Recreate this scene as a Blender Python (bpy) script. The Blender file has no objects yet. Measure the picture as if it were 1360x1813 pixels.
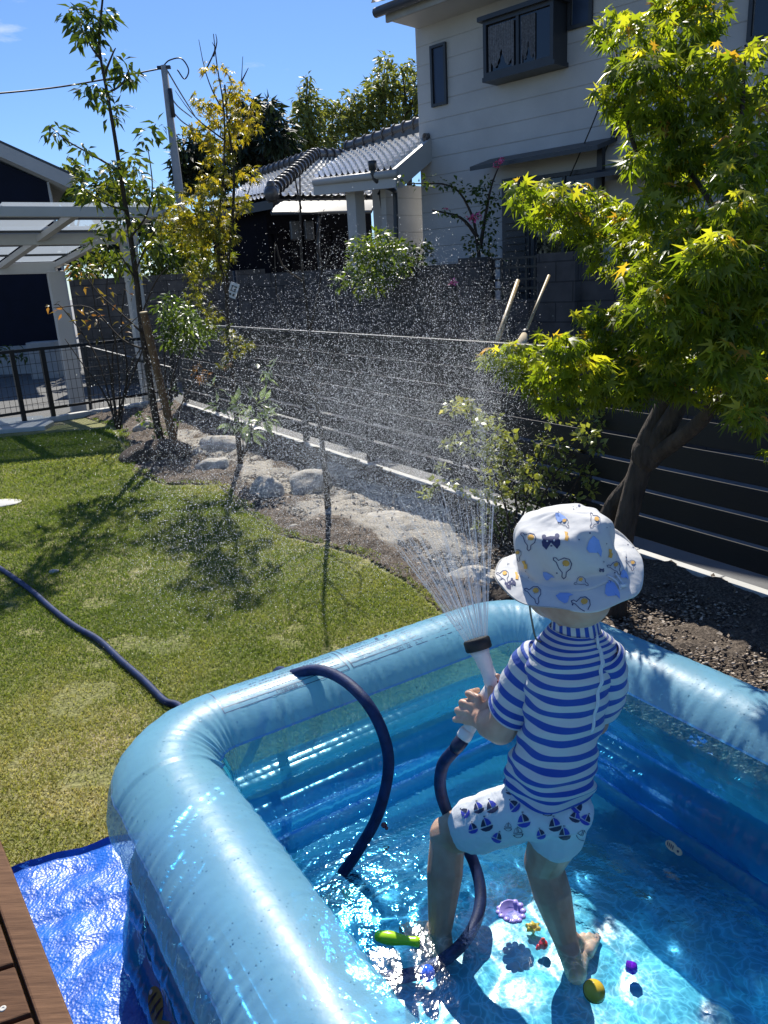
import bpy, bmesh, math, random
import numpy as np
from mathutils import Vector, Matrix
from mathutils.bvhtree import BVHTree
scene = bpy.context.scene
C = scene.collection
# ------------------------------------------------------------------ camera, world, sun, exposure
F, CX, CY, H = 1362., 680., 906.5, 1.45
PITCH, ROLL = math.radians(17.0), math.radians(3.3)
FW = np.array([0, math.cos(PITCH), -math.sin(PITCH)]); R0 = np.array([1., 0, 0]); U0 = np.cross(R0, FW)
RT = R0*math.cos(ROLL) - U0*math.sin(ROLL); UP = U0*math.cos(ROLL) + R0*math.sin(ROLL)
CAMP = np.array([0, 0, H])
cd = bpy.data.cameras.new('camera'); cam = bpy.data.objects.new('camera', cd); C.objects.link(cam)
cam.matrix_world = Matrix(((RT[0], UP[0], -FW[0], 0), (RT[1], UP[1], -FW[1], 0), (RT[2], UP[2], -FW[2], H), (0, 0, 0, 1)))
cd.sensor_fit = 'VERTICAL'; cd.sensor_height = 24; cd.sensor_width = 18; cd.lens = 24*F/1813
cd.clip_start = .02; cd.clip_end = 2000
scene.camera = cam
SUN_EL, SUN_AZ = math.radians(46), math.radians(-3.5)      # azimuth from +Y towards +X
w = bpy.data.worlds.new('World'); scene.world = w; w.use_nodes = True
nt = w.node_tree; nt.nodes.clear()
sky = nt.nodes.new('ShaderNodeTexSky'); sky.sky_type = 'NISHITA'; sky.sun_disc = False
sky.sun_elevation = SUN_EL; sky.sun_rotation = SUN_AZ; sky.air_density = 1.0; sky.dust_density = .15; sky.ozone_density = 2.6
bg = nt.nodes.new('ShaderNodeBackground'); bg.inputs[1].default_value = .075
out = nt.nodes.new('ShaderNodeOutputWorld')
tc = nt.nodes.new('ShaderNodeTexCoord'); mp = nt.nodes.new('ShaderNodeMapping'); mp.inputs['Scale'].default_value = (3, 3, 11)
nz = nt.nodes.new('ShaderNodeTexNoise'); nz.inputs['Scale'].default_value = 1.7; nz.inputs['Detail'].default_value = 7; nz.inputs['Roughness'].default_value = .6
cr = nt.nodes.new('ShaderNodeValToRGB'); cr.color_ramp.elements[0].position = .62; cr.color_ramp.elements[0].color = (0, 0, 0, 1); cr.color_ramp.elements[1].position = .74; cr.color_ramp.elements[1].color = (.75, .75, .75, 1)
mx = nt.nodes.new('ShaderNodeMixRGB'); mx.inputs[2].default_value = (6.5, 7.6, 9.5, 1)
L = nt.links.new
L(tc.outputs['Generated'], mp.inputs[0]); L(mp.outputs[0], nz.inputs['Vector']); L(nz.outputs[0], cr.inputs[0]); L(cr.outputs[0], mx.inputs[0])
tn = nt.nodes.new('ShaderNodeMixRGB'); tn.blend_type = 'MULTIPLY'; tn.inputs[0].default_value = 1; tn.inputs[2].default_value = (.66, .86, 1.18, 1); L(sky.outputs[0], tn.inputs[1]); L(tn.outputs[0], mx.inputs[1]); L(mx.outputs[0], bg.inputs[0]); L(bg.outputs[0], out.inputs[0])
sl = bpy.data.lights.new('sun', 'SUN'); sl.energy = 4.6; sl.angle = math.radians(.5); sl.color = (1, .95, .86)
sun = bpy.data.objects.new('sun', sl); C.objects.link(sun)
SDIR = Vector((math.sin(SUN_AZ)*math.cos(SUN_EL), math.cos(SUN_AZ)*math.cos(SUN_EL), math.sin(SUN_EL)))
sun.rotation_euler = SDIR.to_track_quat('Z', 'Y').to_euler()
scene.view_settings.view_transform = 'Standard'; scene.view_settings.look = 'None'
scene.view_settings.exposure = 0.6; scene.view_settings.gamma = 1
scene.cycles.max_bounces = 10; scene.cycles.transparent_max_bounces = 24; scene.cycles.transmission_bounces = 10
scene.cycles.caustics_reflective = False; scene.cycles.caustics_refractive = False
scene.cycles.use_denoising = True
MNEE = False
random.seed(5); rng = np.random.default_rng(5)

# ------------------------------------------------------------------ measuring helpers (photo pixel + known depth or height -> metres)
def ray(x, y): return FW + RT*(x-CX)/F - UP*(y-CY)/F
def G(x, y, z=0.): d = ray(x, y); return CAMP + d*(z-H)/d[2]
def A(x, y, Y): d = ray(x, y); return CAMP + d*Y/d[1]
def V(p): return Vector((float(p[0]), float(p[1]), float(p[2])))
def onp(px, py, O, u):      # on the vertical plane through O along u -> (s, z)
    d = ray(px, py); n = np.array([u[1], -u[0]]); t = (np.array(O[:2]) @ n)/(d[:2] @ n)
    p = CAMP + d*t; return (p[:2]-np.array(O[:2])) @ np.array(u), p[2]

# ------------------------------------------------------------------ mesh helpers
class MB:
    def __init__(s): s.v = []; s.f = []; s.m = []; s.a = []
    def add(s, vs, fs, mi=0, at=0.):
        b = len(s.v); s.v += [tuple(map(float, v)) for v in vs]; s.f += [tuple(i+b for i in f) for f in fs]; s.m += [mi]*len(fs)
        s.a += (list(at) if hasattr(at, '__len__') else [at]*len(vs)); return s
    def box(s, c, sz, rz=0., mi=0, at=0.):
        x, y, z = sz[0]/2, sz[1]/2, sz[2]/2; co, si = math.cos(rz), math.sin(rz)
        vs = [(c[0]+a*x*co-b*y*si, c[1]+a*x*si+b*y*co, c[2]+d*z) for d in (-1, 1) for a, b in ((-1, -1), (1, -1), (1, 1), (-1, 1))]
        return s.add(vs, [(3, 2, 1, 0), (4, 5, 6, 7), (0, 1, 5, 4), (1, 2, 6, 5), (2, 3, 7, 6), (3, 0, 4, 7)], mi, at)
    def pbox(s, O, u, s0, s1, z0, z1, d0, d1, mi=0, at=0.):   # box on a facade: along u, outward normal n=(u.y,-u.x)... d>0 towards camera
        n = (u[1], -u[0])
        if n[1] > 0: n = (-n[0], -n[1])
        P = lambda a, d, z: (O[0]+u[0]*a+n[0]*d, O[1]+u[1]*a+n[1]*d, z)
        vs = [P(s0, d0, z0), P(s1, d0, z0), P(s1, d1, z0), P(s0, d1, z0), P(s0, d0, z1), P(s1, d0, z1), P(s1, d1, z1), P(s0, d1, z1)]
        return s.add(vs, [(3, 2, 1, 0), (4, 5, 6, 7), (0, 1, 5, 4), (1, 2, 6, 5), (2, 3, 7, 6), (3, 0, 4, 7)], mi, at)
    def beam(s, p, q, wd, ht, mi=0):     # rectangular bar between two points, width sideways, height up
        p, q = V(p), V(q); d = (q-p).normalized(); sd = d.cross(Vector((0, 0, 1)))
        sd = sd.normalized() if sd.length > 1e-4 else Vector((1, 0, 0)); up = sd.cross(d)
        vs = [e + sd*a*wd/2 + up*b*ht/2 for e in (p, q) for a, b in ((-1, -1), (1, -1), (1, 1), (-1, 1))]
        return s.add(vs, [(0, 3, 2, 1), (4, 5, 6, 7), (0, 1, 5, 4), (1, 2, 6, 5), (2, 3, 7, 6), (3, 0, 4, 7)], mi)
    def tube(s, pts, rad, n=8, mi=0, cap=True, at=None):
        pts = [V(p) for p in pts]; k = len(pts)
        if not hasattr(rad, '__len__'): rad = [rad]*k
        vs = []; prev = None; L_ = 0.; ats = []
        for i, p in enumerate(pts):
            t = (pts[min(i+1, k-1)]-pts[max(i-1, 0)]).normalized()
            if prev is None:
                a = Vector((0, 0, 1)) if abs(t.z) < .9 else Vector((1, 0, 0)); x = t.cross(a).normalized()
            else: x = (prev - t*prev.dot(t)).normalized()
            prev = x; y = t.cross(x)
            if i: L_ += (p-pts[i-1]).length
            for j in range(n):
                an = 2*math.pi*j/n; vs.append(p + (x*math.cos(an)+y*math.sin(an))*rad[i]); ats.append(L_)
        fs = [(i*n+j, i*n+(j+1) % n, (i+1)*n+(j+1) % n, (i+1)*n+j) for i in range(k-1) for j in range(n)]
        if cap: fs += [tuple(range(n))[::-1], tuple(range((k-1)*n, k*n))]
        return s.add(vs, fs, mi, ats if at is None else at)
    def ball(s, c, r, n=10, m=7, mi=0, axes=None):
        c = V(c); r = (r, r, r) if not hasattr(r, '__len__') else r
        ax = axes or (Vector((1, 0, 0)), Vector((0, 1, 0)), Vector((0, 0, 1)))
        vs = [c+ax[2]*r[2]]
        for i in range(1, m):
            th = math.pi*i/m
            for j in range(n):
                ph = 2*math.pi*j/n; vs.append(c + ax[0]*r[0]*math.sin(th)*math.cos(ph)+ax[1]*r[1]*math.sin(th)*math.sin(ph)+ax[2]*r[2]*math.cos(th))
        vs.append(c-ax[2]*r[2])
        fs = [(0, 1+j, 1+(j+1) % n) for j in range(n)]
        fs += [(1+i*n+j, 1+(i+1)*n+j, 1+(i+1)*n+(j+1) % n, 1+i*n+(j+1) % n) for i in range(m-2) for j in range(n)]
        e = len(vs)-1; fs += [(e, 1+(m-2)*n+(j+1) % n, 1+(m-2)*n+j) for j in range(n)]
        return s.add(vs, fs, mi)
    def prism(s, poly, dirv, mi=0):     # planar 3-d polygon pushed along a vector
        a = [V(p) for p in poly]; b = [p+V(dirv) for p in a]; n = len(a)
        return s.add(a+b, [tuple(range(n))[::-1], tuple(range(n, 2*n))]+[(i, (i+1) % n, n+(i+1) % n, n+i) for i in range(n)], mi)
    def grid(s, P, nu, nv, mi=0, wrapu=False, at=None):
        vs = []; ats = []
        for j in range(nv+1):
            for i in range(nu if wrapu else nu+1):
                vs.append(P(i/nu, j/nv)); ats.append(at(i/nu, j/nv) if at else 0.)
        W = nu if wrapu else nu+1
        fs = [(j*W+i, j*W+(i+1) % W, (j+1)*W+(i+1) % W, (j+1)*W+i) for j in range(nv) for i in range(nu)]
        return s.add(vs, fs, mi, ats)
    def lathe(s, prof, c, axis=(0, 0, 1), n=24, mi=0):
        c = V(c); ax = V(axis).normalized(); a = Vector((1, 0, 0)) if abs(ax.x) < .8 else Vector((0, 1, 0)); x = ax.cross(a).normalized(); y = ax.cross(x)
        vs = [c+ax*h+(x*math.cos(2*math.pi*j/n)+y*math.sin(2*math.pi*j/n))*r for r, h in prof for j in range(n)]
        k = len(prof); fs = [(i*n+j, i*n+(j+1) % n, (i+1)*n+(j+1) % n, (i+1)*n+j) for i in range(k-1) for j in range(n)]
        fs += [tuple(range(n))[::-1], tuple(range((k-1)*n, k*n))]
        return s.add(vs, fs, mi)
    def build(s, name, mats, parent=None, smooth=True, attr=None):
        o = worldloc(parent); me = bpy.data.meshes.new(name)
        me.from_pydata([(v[0]-o[0], v[1]-o[1], v[2]-o[2]) for v in s.v], [], s.f)
        for m in (mats if isinstance(mats, (list, tuple)) else [mats]): me.materials.append(m)
        me.polygons.foreach_set('material_index', s.m); me.polygons.foreach_set('use_smooth', [smooth]*len(s.f))
        if attr: me.attributes.new(attr, 'FLOAT', 'POINT').data.foreach_set('value', s.a)
        me.update(); ob = bpy.data.objects.new(name, me); C.objects.link(ob); ob.parent = parent; return ob
def worldloc(p):
    l = Vector((0, 0, 0))
    while p is not None: l = l+p.location; p = p.parent
    return l
def empty(name, loc, label=None, cat=None, group=None):
    o = bpy.data.objects.new(name, None); C.objects.link(o); o.location = V(loc); o.empty_display_size = .1
    return tag(o, label, cat, group)
def tag(o, label=None, cat=None, group=None, kind=None):
    for k, v in (('label', label), ('category', cat), ('group', group), ('kind', kind)):
        if v: o[k] = v
    return o
def smoothcut(ob, ang=40):
    m = ob.modifiers.new('split', 'EDGE_SPLIT'); m.split_angle = math.radians(ang); return ob
def bevel(ob, w_=.004, seg=2):
    m = ob.modifiers.new('bevel', 'BEVEL'); m.width = w_; m.segments = seg; m.limit_method = 'ANGLE'; return ob
def npmesh(name, verts, faces, mats, parent=None, attr=None, smooth=False):   # faces: (n,k) array
    o = np.array(worldloc(parent)); verts = verts-o; me = bpy.data.meshes.new(name); n, k = faces.shape
    me.vertices.add(len(verts)); me.vertices.foreach_set('co', verts.astype(np.float32).ravel())
    me.loops.add(n*k); me.loops.foreach_set('vertex_index', faces.astype(np.int32).ravel())
    me.polygons.add(n); me.polygons.foreach_set('loop_start', np.arange(0, n*k, k, dtype=np.int32)); me.polygons.foreach_set('loop_total', np.full(n, k, dtype=np.int32))
    if attr is not None: me.attributes.new('t', 'FLOAT', 'POINT').data.foreach_set('value', attr.astype(np.float32))
    for m in (mats if isinstance(mats, (list, tuple)) else [mats]): me.materials.append(m)
    me.update(calc_edges=True)
    if smooth: me.polygons.foreach_set('use_smooth', np.ones(n, dtype=bool))
    me.validate(); ob = bpy.data.objects.new(name, me); C.objects.link(ob); ob.parent = parent; return ob
def catmull(P, n):
    P = [np.array(p, float) for p in P]; P = [2*P[0]-P[1]]+P+[2*P[-1]-P[-2]]; out_ = []
    for i in range(1, len(P)-2):
        for k in range(n):
            t = k/n; a, b, c, d = P[i-1:i+3]
            out_.append(.5*((2*b)+(-a+c)*t+(2*a-5*b+4*c-d)*t*t+(-a+3*b-3*c+d)*t**3))
    out_.append(P[-2]); return out_

# ------------------------------------------------------------------ materials
def newmat(name):
    m = bpy.data.materials.new(name); m.use_nodes = True; nt_ = m.node_tree; nt_.nodes.clear(); o = nt_.nodes.new('ShaderNodeOutputMaterial')
    return m, nt_, o
def N(nt_, typ, **kw):
    n = nt_.nodes.new(typ)
    for k, v in kw.items():
        if k in n.inputs.keys(): n.inputs[k].default_value = v
        else: setattr(n, k, v)
    return n
def ramp(nt_, stops):
    r = nt_.nodes.new('ShaderNodeValToRGB'); e = r.color_ramp.elements
    while len(e) < len(stops): e.new(.5)
    for i, (p, c) in enumerate(stops): e[i].position = p; e[i].color = (*c, 1)
    return r
def mat(name, col, rough=.6, var=.15, scale=8., bump=0., bscale=40., metal=0., spec=.5, col2=None, detail=4, stretch=None, coat=0., alpha=1., trans=0.):
    m, t, o = newmat(name); p = N(t, 'ShaderNodeBsdfPrincipled', Roughness=rough, Metallic=metal); p.inputs['Specular IOR Level'].default_value = spec
    p.inputs['Coat Weight'].default_value = coat; p.inputs['Coat Roughness'].default_value = .08
    p.inputs['Alpha'].default_value = alpha; p.inputs['Transmission Weight'].default_value = trans
    c2 = col2 if col2 else tuple(min(1, c*(1+var)) for c in col); c1 = col if col2 else tuple(c*(1-var) for c in col)
    tcn = N(t, 'ShaderNodeTexCoord'); mpn = N(t, 'ShaderNodeMapping')
    if stretch: mpn.inputs['Scale'].default_value = stretch
    t.links.new(tcn.outputs['Object'], mpn.inputs[0])
    nn = N(t, 'ShaderNodeTexNoise', Scale=scale, Detail=detail, Roughness=.6); r = ramp(t, [(.3, c1), (.7, c2)])
    t.links.new(mpn.outputs[0], nn.inputs['Vector']); t.links.new(nn.outputs[0], r.inputs[0]); t.links.new(r.outputs[0], p.inputs['Base Color'])
    if bump:
        n2 = N(t, 'ShaderNodeTexNoise', Scale=bscale, Detail=5); b = N(t, 'ShaderNodeBump', Strength=1., Distance=bump)
        t.links.new(mpn.outputs[0], n2.inputs['Vector']); t.links.new(n2.outputs[0], b.inputs['Height']); t.links.new(b.outputs[0], p.inputs['Normal'])
    t.links.new(p.outputs[0], o.inputs[0]); return m
def leafmat(name, stops, rough=.38, transl=.45, tint=(1.25, 1.2, .5), attr='t', spec=.5):
    m, t, o = newmat(name); a = N(t, 'ShaderNodeAttribute', attribute_name=attr); r = ramp(t, stops)
    t.links.new(a.outputs['Fac'], r.inputs[0])
    p = N(t, 'ShaderNodeBsdfPrincipled', Roughness=rough); p.inputs['Specular IOR Level'].default_value = spec
    t.links.new(r.outputs[0], p.inputs['Base Color'])
    tr = N(t, 'ShaderNodeBsdfTranslucent'); mu = N(t, 'ShaderNodeMixRGB', blend_type='MULTIPLY'); mu.inputs[0].default_value = 1; mu.inputs[2].default_value = (*[x*1.5 for x in tint], 1)
    t.links.new(r.outputs[0], mu.inputs[1]); t.links.new(mu.outputs[0], tr.inputs[0])
    mi = N(t, 'ShaderNodeMixShader'); mi.inputs[0].default_value = transl
    t.links.new(p.outputs[0], mi.inputs[1]); t.links.new(tr.outputs[0], mi.inputs[2]); t.links.new(mi.outputs[0], o.inputs[0]); return m
M = {}
M['asphalt'] = mat('asphalt', (.15, .15, .148), .8, .18, 3., .004, 220)
M['gravel'] = mat('gravel', (.13, .13, .125), .85, .3, 60., .01, 160)
M['concrete'] = mat('concrete', (.34, .335, .32), .8, .14, 6., .002, 90)
M['concrete_pale'] = mat('concrete_pale', (.52, .51, .47), .75, .1, 6., .001, 90)
M['siding_dark'] = mat('siding_dark', (.003, .005, .016), .6, .2, 3., spec=.15)
M['black_metal'] = mat('black_metal', (.012, .012, .013), .38, .2, 30.)
M['black_board'] = mat('black_board', (.008, .0075, .0075), .6, .3, 20., .0004, 60, stretch=(1, 1, 10))
M['alu'] = mat('alu', (.42, .41, .39), .42, .05, 3., metal=.25)
M['white_post'] = mat('white_post', (.42, .41, .39), .5, .05, 3.)
M['bark'] = mat('bark', (.045, .032, .022), .85, .4, 30., .004, 60, stretch=(1, 1, .25))
M['bark_grey'] = mat('bark_grey', (.05, .036, .026), .9, .6, 26., .012, 60, stretch=(1, 1, .3))
M['stake'] = mat('stake', (.15, .085, .04), .8, .3, 18., .002, 60, stretch=(1, 1, .2))
M['wood_cut'] = mat('wood_cut', (.5, .4, .25), .8, .1, 30.)
M['bamboo_cane'] = mat('bamboo_cane', (.34, .25, .12), .5, .25, 14.)
M['soil'] = mat('soil', (.035, .026, .02), .95, .5, 30., .012, 70)
M['mulch'] = mat('mulch', (.085, .062, .048), .95, .5, 60., .02, 120)
M['pathgravel'] = mat('pathgravel', (.30, .275, .235), .95, .3, 60., .01, 150)
M['rock'] = mat('rock', (.40, .37, .32), .85, .4, 9., .012, 30)
M['dark_glass'] = mat('dark_glass', (.008, .01, .014), .06, .1, 2., spec=.8)
M['frame_grey'] = mat('frame_grey', (.03, .034, .04), .4, .1, 5.)
M['frosted'] = mat('frosted', (.02, .035, .075), .3, .15, 2.)
M['lace'] = mat('lace', (.16, .16, .17), .8, .5, 40.)
M['white_plastic'] = mat('white_plastic', (.72, .70, .68), .32, .03, 10.)
M['black_rubber'] = mat('black_rubber', (.012, .012, .012), .55, .2, 30.)
M['ridge_tile'] = mat('ridge_tile', (.07, .07, .072), .3, .3, 20.)
M['pink'] = mat('pink', (.75, .12, .28), .6, .25, 60.)
def tilemat(name, a, b):
    return mat(name, a, .36, .2, 14., 0, 30, col2=b, spec=1., coat=.8)
M['tile'] = tilemat('tile', (.48, .48, .47), (.75, .74, .71))


def siding():
    m, t, o = newmat('white_siding'); tcn = N(t, 'ShaderNodeTexCoord'); sp = N(t, 'ShaderNodeSeparateXYZ'); t.links.new(tcn.outputs['Object'], sp.inputs[0])
    mul = N(t, 'ShaderNodeMath', operation='MULTIPLY'); mul.inputs[1].default_value = 1/.235; t.links.new(sp.outputs[2], mul.inputs[0])
    fr = N(t, 'ShaderNodeMath', operation='FRACT'); t.links.new(mul.outputs[0], fr.inputs[0])
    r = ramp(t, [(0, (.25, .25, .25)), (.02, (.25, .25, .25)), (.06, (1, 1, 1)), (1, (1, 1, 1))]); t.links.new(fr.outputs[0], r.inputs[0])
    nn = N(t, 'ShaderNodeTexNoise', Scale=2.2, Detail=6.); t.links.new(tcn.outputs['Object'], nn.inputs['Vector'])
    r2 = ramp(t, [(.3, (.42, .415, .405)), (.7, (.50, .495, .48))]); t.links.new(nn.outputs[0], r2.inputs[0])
    n3 = N(t, 'ShaderNodeTexNoise', Scale=30., Detail=5.); t.links.new(tcn.outputs['Object'], n3.inputs['Vector'])
    ad = N(t, 'ShaderNodeMath', operation='MULTIPLY_ADD'); ad.inputs[1].default_value = .35; t.links.new(n3.outputs[0], ad.inputs[0]); t.links.new(r.outputs[0], ad.inputs[2])
    b = N(t, 'ShaderNodeBump', Strength=1., Distance=.008); t.links.new(ad.outputs[0], b.inputs['Height'])
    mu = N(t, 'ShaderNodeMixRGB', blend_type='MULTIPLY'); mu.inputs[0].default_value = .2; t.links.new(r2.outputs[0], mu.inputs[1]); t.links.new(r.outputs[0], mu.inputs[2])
    p = N(t, 'ShaderNodeBsdfPrincipled', Roughness=.7); t.links.new(mu.outputs[0], p.inputs['Base Color']); t.links.new(b.outputs[0], p.inputs['Normal']); t.links.new(p.outputs[0], o.inputs[0]); return m
M['siding'] = siding()
def blockmat(name, col, bw=.4, bh=.2):
    m, t, o = newmat(name); at = N(t, 'ShaderNodeAttribute', attribute_name='UVMap'); at.attribute_type = 'GEOMETRY'
    br = N(t, 'ShaderNodeTexBrick'); br.inputs['Color1'].default_value = (*col, 1); br.inputs['Color2'].default_value = (*[c*.85 for c in col], 1); br.inputs['Mortar'].default_value = (*[c*.45 for c in col], 1)
    br.inputs['Scale'].default_value = 1.; br.inputs['Mortar Size'].default_value = .008; br.inputs['Brick Width'].default_value = bw; br.inputs['Row Height'].default_value = bh
    t.links.new(at.outputs['Vector'], br.inputs['Vector'])
    tcn = N(t, 'ShaderNodeTexCoord'); nn = N(t, 'ShaderNodeTexNoise', Scale=5., Detail=8.); t.links.new(tcn.outputs['Object'], nn.inputs['Vector']); r = ramp(t, [(.3, (.55, .55, .55)), (.75, (1.1, 1.1, 1.1))]); t.links.new(nn.outputs[0], r.inputs[0])
    mu = N(t, 'ShaderNodeMixRGB', blend_type='MULTIPLY'); mu.inputs[0].default_value = 1; t.links.new(br.outputs[0], mu.inputs[1]); t.links.new(r.outputs[0], mu.inputs[2])
    p = N(t, 'ShaderNodeBsdfPrincipled', Roughness=.9); t.links.new(mu.outputs[0], p.inputs['Base Color'])
    b = N(t, 'ShaderNodeBump', Strength=.6, Distance=.006); b.invert = True; t.links.new(br.outputs['Fac'], b.inputs['Height']); t.links.new(b.outputs[0], p.inputs['Normal'])
    t.links.new(p.outputs[0], o.inputs[0]); return m
M['block'] = blockmat('block_wall', (.085, .08, .078)); M['block_warm'] = blockmat('block_warm', (.12, .105, .09))
def grassmat():
    m, t, o = newmat('lawn_soil'); tcn = N(t, 'ShaderNodeTexCoord')
    n1 = N(t, 'ShaderNodeTexNoise', Scale=1.6, Detail=5.); n2 = N(t, 'ShaderNodeTexNoise', Scale=60., Detail=4.)
    t.links.new(tcn.outputs['Object'], n1.inputs['Vector']); t.links.new(tcn.outputs['Object'], n2.inputs['Vector'])
    r = ramp(t, [(.35, (.16, .18, .045)), (.55, (.24, .235, .085)), (.68, (.40, .34, .20))]); t.links.new(n1.outputs[0], r.inputs[0])
    r2 = ramp(t, [(.3, (.5, .5, .5)), (.7, (1.3, 1.3, 1.3))]); t.links.new(n2.outputs[0], r2.inputs[0])
    mu = N(t, 'ShaderNodeMixRGB', blend_type='MULTIPLY'); mu.inputs[0].default_value = 1; t.links.new(r.outputs[0], mu.inputs[1]); t.links.new(r2.outputs[0], mu.inputs[2])
    p = N(t, 'ShaderNodeBsdfPrincipled', Roughness=.95); t.links.new(mu.outputs[0], p.inputs['Base Color'])
    b = N(t, 'ShaderNodeBump', Strength=1., Distance=.015); t.links.new(n2.outputs[0], b.inputs['Height']); t.links.new(b.outputs[0], p.inputs['Normal']); t.links.new(p.outputs[0], o.inputs[0]); return m
M['lawn'] = grassmat()
M['blade'] = leafmat('grass_blade', [(0, (.13, .19, .03)), (.35, (.21, .255, .05)), (.65, (.34, .335, .11)), (1, (.56, .48, .28))], .5, .4, (1.1, 1.1, .6), spec=.3)
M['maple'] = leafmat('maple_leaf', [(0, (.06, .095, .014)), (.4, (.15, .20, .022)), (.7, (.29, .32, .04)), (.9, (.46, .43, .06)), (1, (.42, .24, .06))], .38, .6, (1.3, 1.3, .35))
M['yellow_maple'] = leafmat('yellow_leaf', [(0, (.07, .10, .018)), (.45, (.21, .21, .03)), (.8, (.46, .36, .04)), (1, (.50, .22, .03))], .4, .5, (1.2, 1.1, .4))
M['green_leaf'] = leafmat('green_leaf', [(0, (.035, .065, .014)), (.6, (.09, .13, .02)), (1, (.24, .25, .04))], .3, .35)
M['bright_leaf'] = leafmat('bright_leaf', [(0, (.05, .09, .012)), (.6, (.11, .17, .02)), (1, (.30, .32, .06))], .3, .4)
M['pale_leaf'] = leafmat('pale_leaf', [(0, (.13, .18, .08)), (1, (.28, .33, .16))], .35, .4, (1, 1.1, .7))
M['shrub_leaf'] = leafmat('shrub_leaf', [(0, (.12, .15, .035)), (.6, (.28, .31, .08)), (1, (.55, .52, .18))], .3, .35)
M['red_leaf'] = leafmat('red_leaf', [(0, (.09, .08, .03)), (.5, (.17, .13, .04)), (1, (.35, .14, .06))], .35, .4)
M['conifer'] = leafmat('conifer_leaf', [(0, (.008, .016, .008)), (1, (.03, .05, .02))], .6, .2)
M['bamboo'] = leafmat('bamboo_leaf', [(0, (.07, .095, .03)), (1, (.26, .28, .08))], .45, .4)

# ------------------------------------------------------------------ leaves
def maple_tpl(lobes=7):
    an = [-128, -82, -40, 0, 40, 82, 128]; le = [.42, .74, .95, 1.08, .95, .74, .42]
    vs = [(0, 0, 0)]; pts = []
    for i, (a, l) in enumerate(zip(an, le)):
        a_ = math.radians(a)
        pts.append((math.sin(a_)*l, math.cos(a_)*l))
        if i < 6:
            b = math.radians((an[i]+an[i+1])/2); pts.append((math.sin(b)*.30, math.cos(b)*.30))
    for x, y in pts: vs.append((x, y, -.42*(x*x+y*y)+.05*math.sin(9*x)))
    fs = [(0, i+2, i+1) for i in range(len(pts)-1)]
    return np.array(vs)*.5, np.array(fs)
def lance_tpl(wd=.2):
    vs = np.array([(0, 0, 0), (-wd, .4, .07), (0, .5, 0), (wd, .4, .07), (0, 1, -.12)]); return vs, np.array([(0, 2, 1), (0, 3, 2), (1, 2, 4), (2, 3, 4)])
def oval_tpl():
    return lance_tpl(.3)
MAPLE, LANCE, OVAL = maple_tpl(), lance_tpl(.17), oval_tpl()
def orient(n, droop, out_=None):    # tips hang by 'droop' 0..1
    y = rng.normal(size=(n, 3)); y /= np.linalg.norm(y, axis=1)[:, None]
    if out_ is not None: y = y*.7+out_
    y[:, 2] = y[:, 2]*(1-droop)-droop*.9; y /= np.linalg.norm(y, axis=1)[:, None]
    zz = rng.normal(size=(n, 3))*.55+np.array([0, 0, 1.]); x = np.cross(y, zz); x /= np.linalg.norm(x, axis=1)[:, None]+1e-9; z = np.cross(x, y)
    return np.stack([x, y, z], axis=2)
def leaves(name, pos, tpl, size, material, parent, tcol, droop=.3, out_=None):
    n = len(pos); tv, tf = tpl; Rm = orient(n, droop, out_); sz = size*(.65+.6*rng.random(n))
    v = np.einsum('nij,kj->nki', Rm, tv)*sz[:, None, None]+pos[:, None, :]
    f = (tf[None]+np.arange(n)[:, None, None]*len(tv)).reshape(-1, tf.shape[1])
    return npmesh(name, v.reshape(-1, 3), f, material, parent, np.repeat(tcol, len(tv)))
def clumps(lst, dens, size_hint=1.):      # lst: px,py,radius_px,Y -> leaf positions, one fuzzy lumpy shell per clump
    P, O = [], []
    for (x, y, r, Y) in lst:
        c = A(x, y, Y); R = r*Y/F; n = max(4, int(dens*(r/40.)**2))
        d = rng.normal(size=(n, 3)); d /= np.linalg.norm(d, axis=1)[:, None]
        rad = R*(.35+.75*rng.random(n)**.6)[:, None]; k = d*rad; k[:, 2] *= .8
        P.append(c+k); O.append(d)
    return np.vstack(P), np.vstack(O)
def pxtube(mb, pts, Y, r0, r1, n=7, sub=4, mi=0):
    P = catmull([A(p[0], p[1], p[2] if len(p) > 2 else Y) for p in pts], sub); k = len(P)
    mb.tube(P, [r0+(r1-r0)*(i/(k-1))**.8 for i in range(k)], n, mi)

# ================================================================== GROUND
def sheet(name, poly, z, m):
    b = MB(); b.add([(x, y, z) for x, y in poly], [tuple(range(len(poly)))]); o = b.build(name, m, smooth=False); return tag(o, kind='structure')
sheet('ground', [(-150, -40), (150, -40), (150, 260), (-150, 260)], -.30, M['asphalt'])
FO = np.array([-2.47, 9.79]); FD = np.array([.519, -.855]); FN = np.array([-.855, -.519])    # fence line origin (far corner), direction, side towards the lawn
def fp(t, d=0., z=0.): p = FO+FD*t+FN*d; return np.array([p[0], p[1], z])
MO = G(312, 703, .06)[:2]; ML = G(0, 752, .06)[:2]; MD = (ML-MO)/np.linalg.norm(ML-MO)      # mesh fence goes left from the corner
def mp_(t, d=0., z=0.): n = np.array([MD[1], -MD[0]]); n = n if n[1] < 0 else -n; p = MO+MD*t+n*d; return np.array([p[0], p[1], z])
c0 = fp(0, 0)[:2]; garden = [tuple(fp(13.5, .05)[:2]), tuple(fp(0, .05)[:2]), tuple(mp_(0, .05)[:2]), tuple(mp_(9, .05)[:2]), (-12, -3), (4.5, -3)]
# garden terrace: a solid body so that it stands above the street
b = MB(); b.prism([(x, y, -.30) for x, y in garden[::-1]], (0, 0, .30)); tag(b.build('lawn', M['lawn'], smooth=False), kind='structure')
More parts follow.
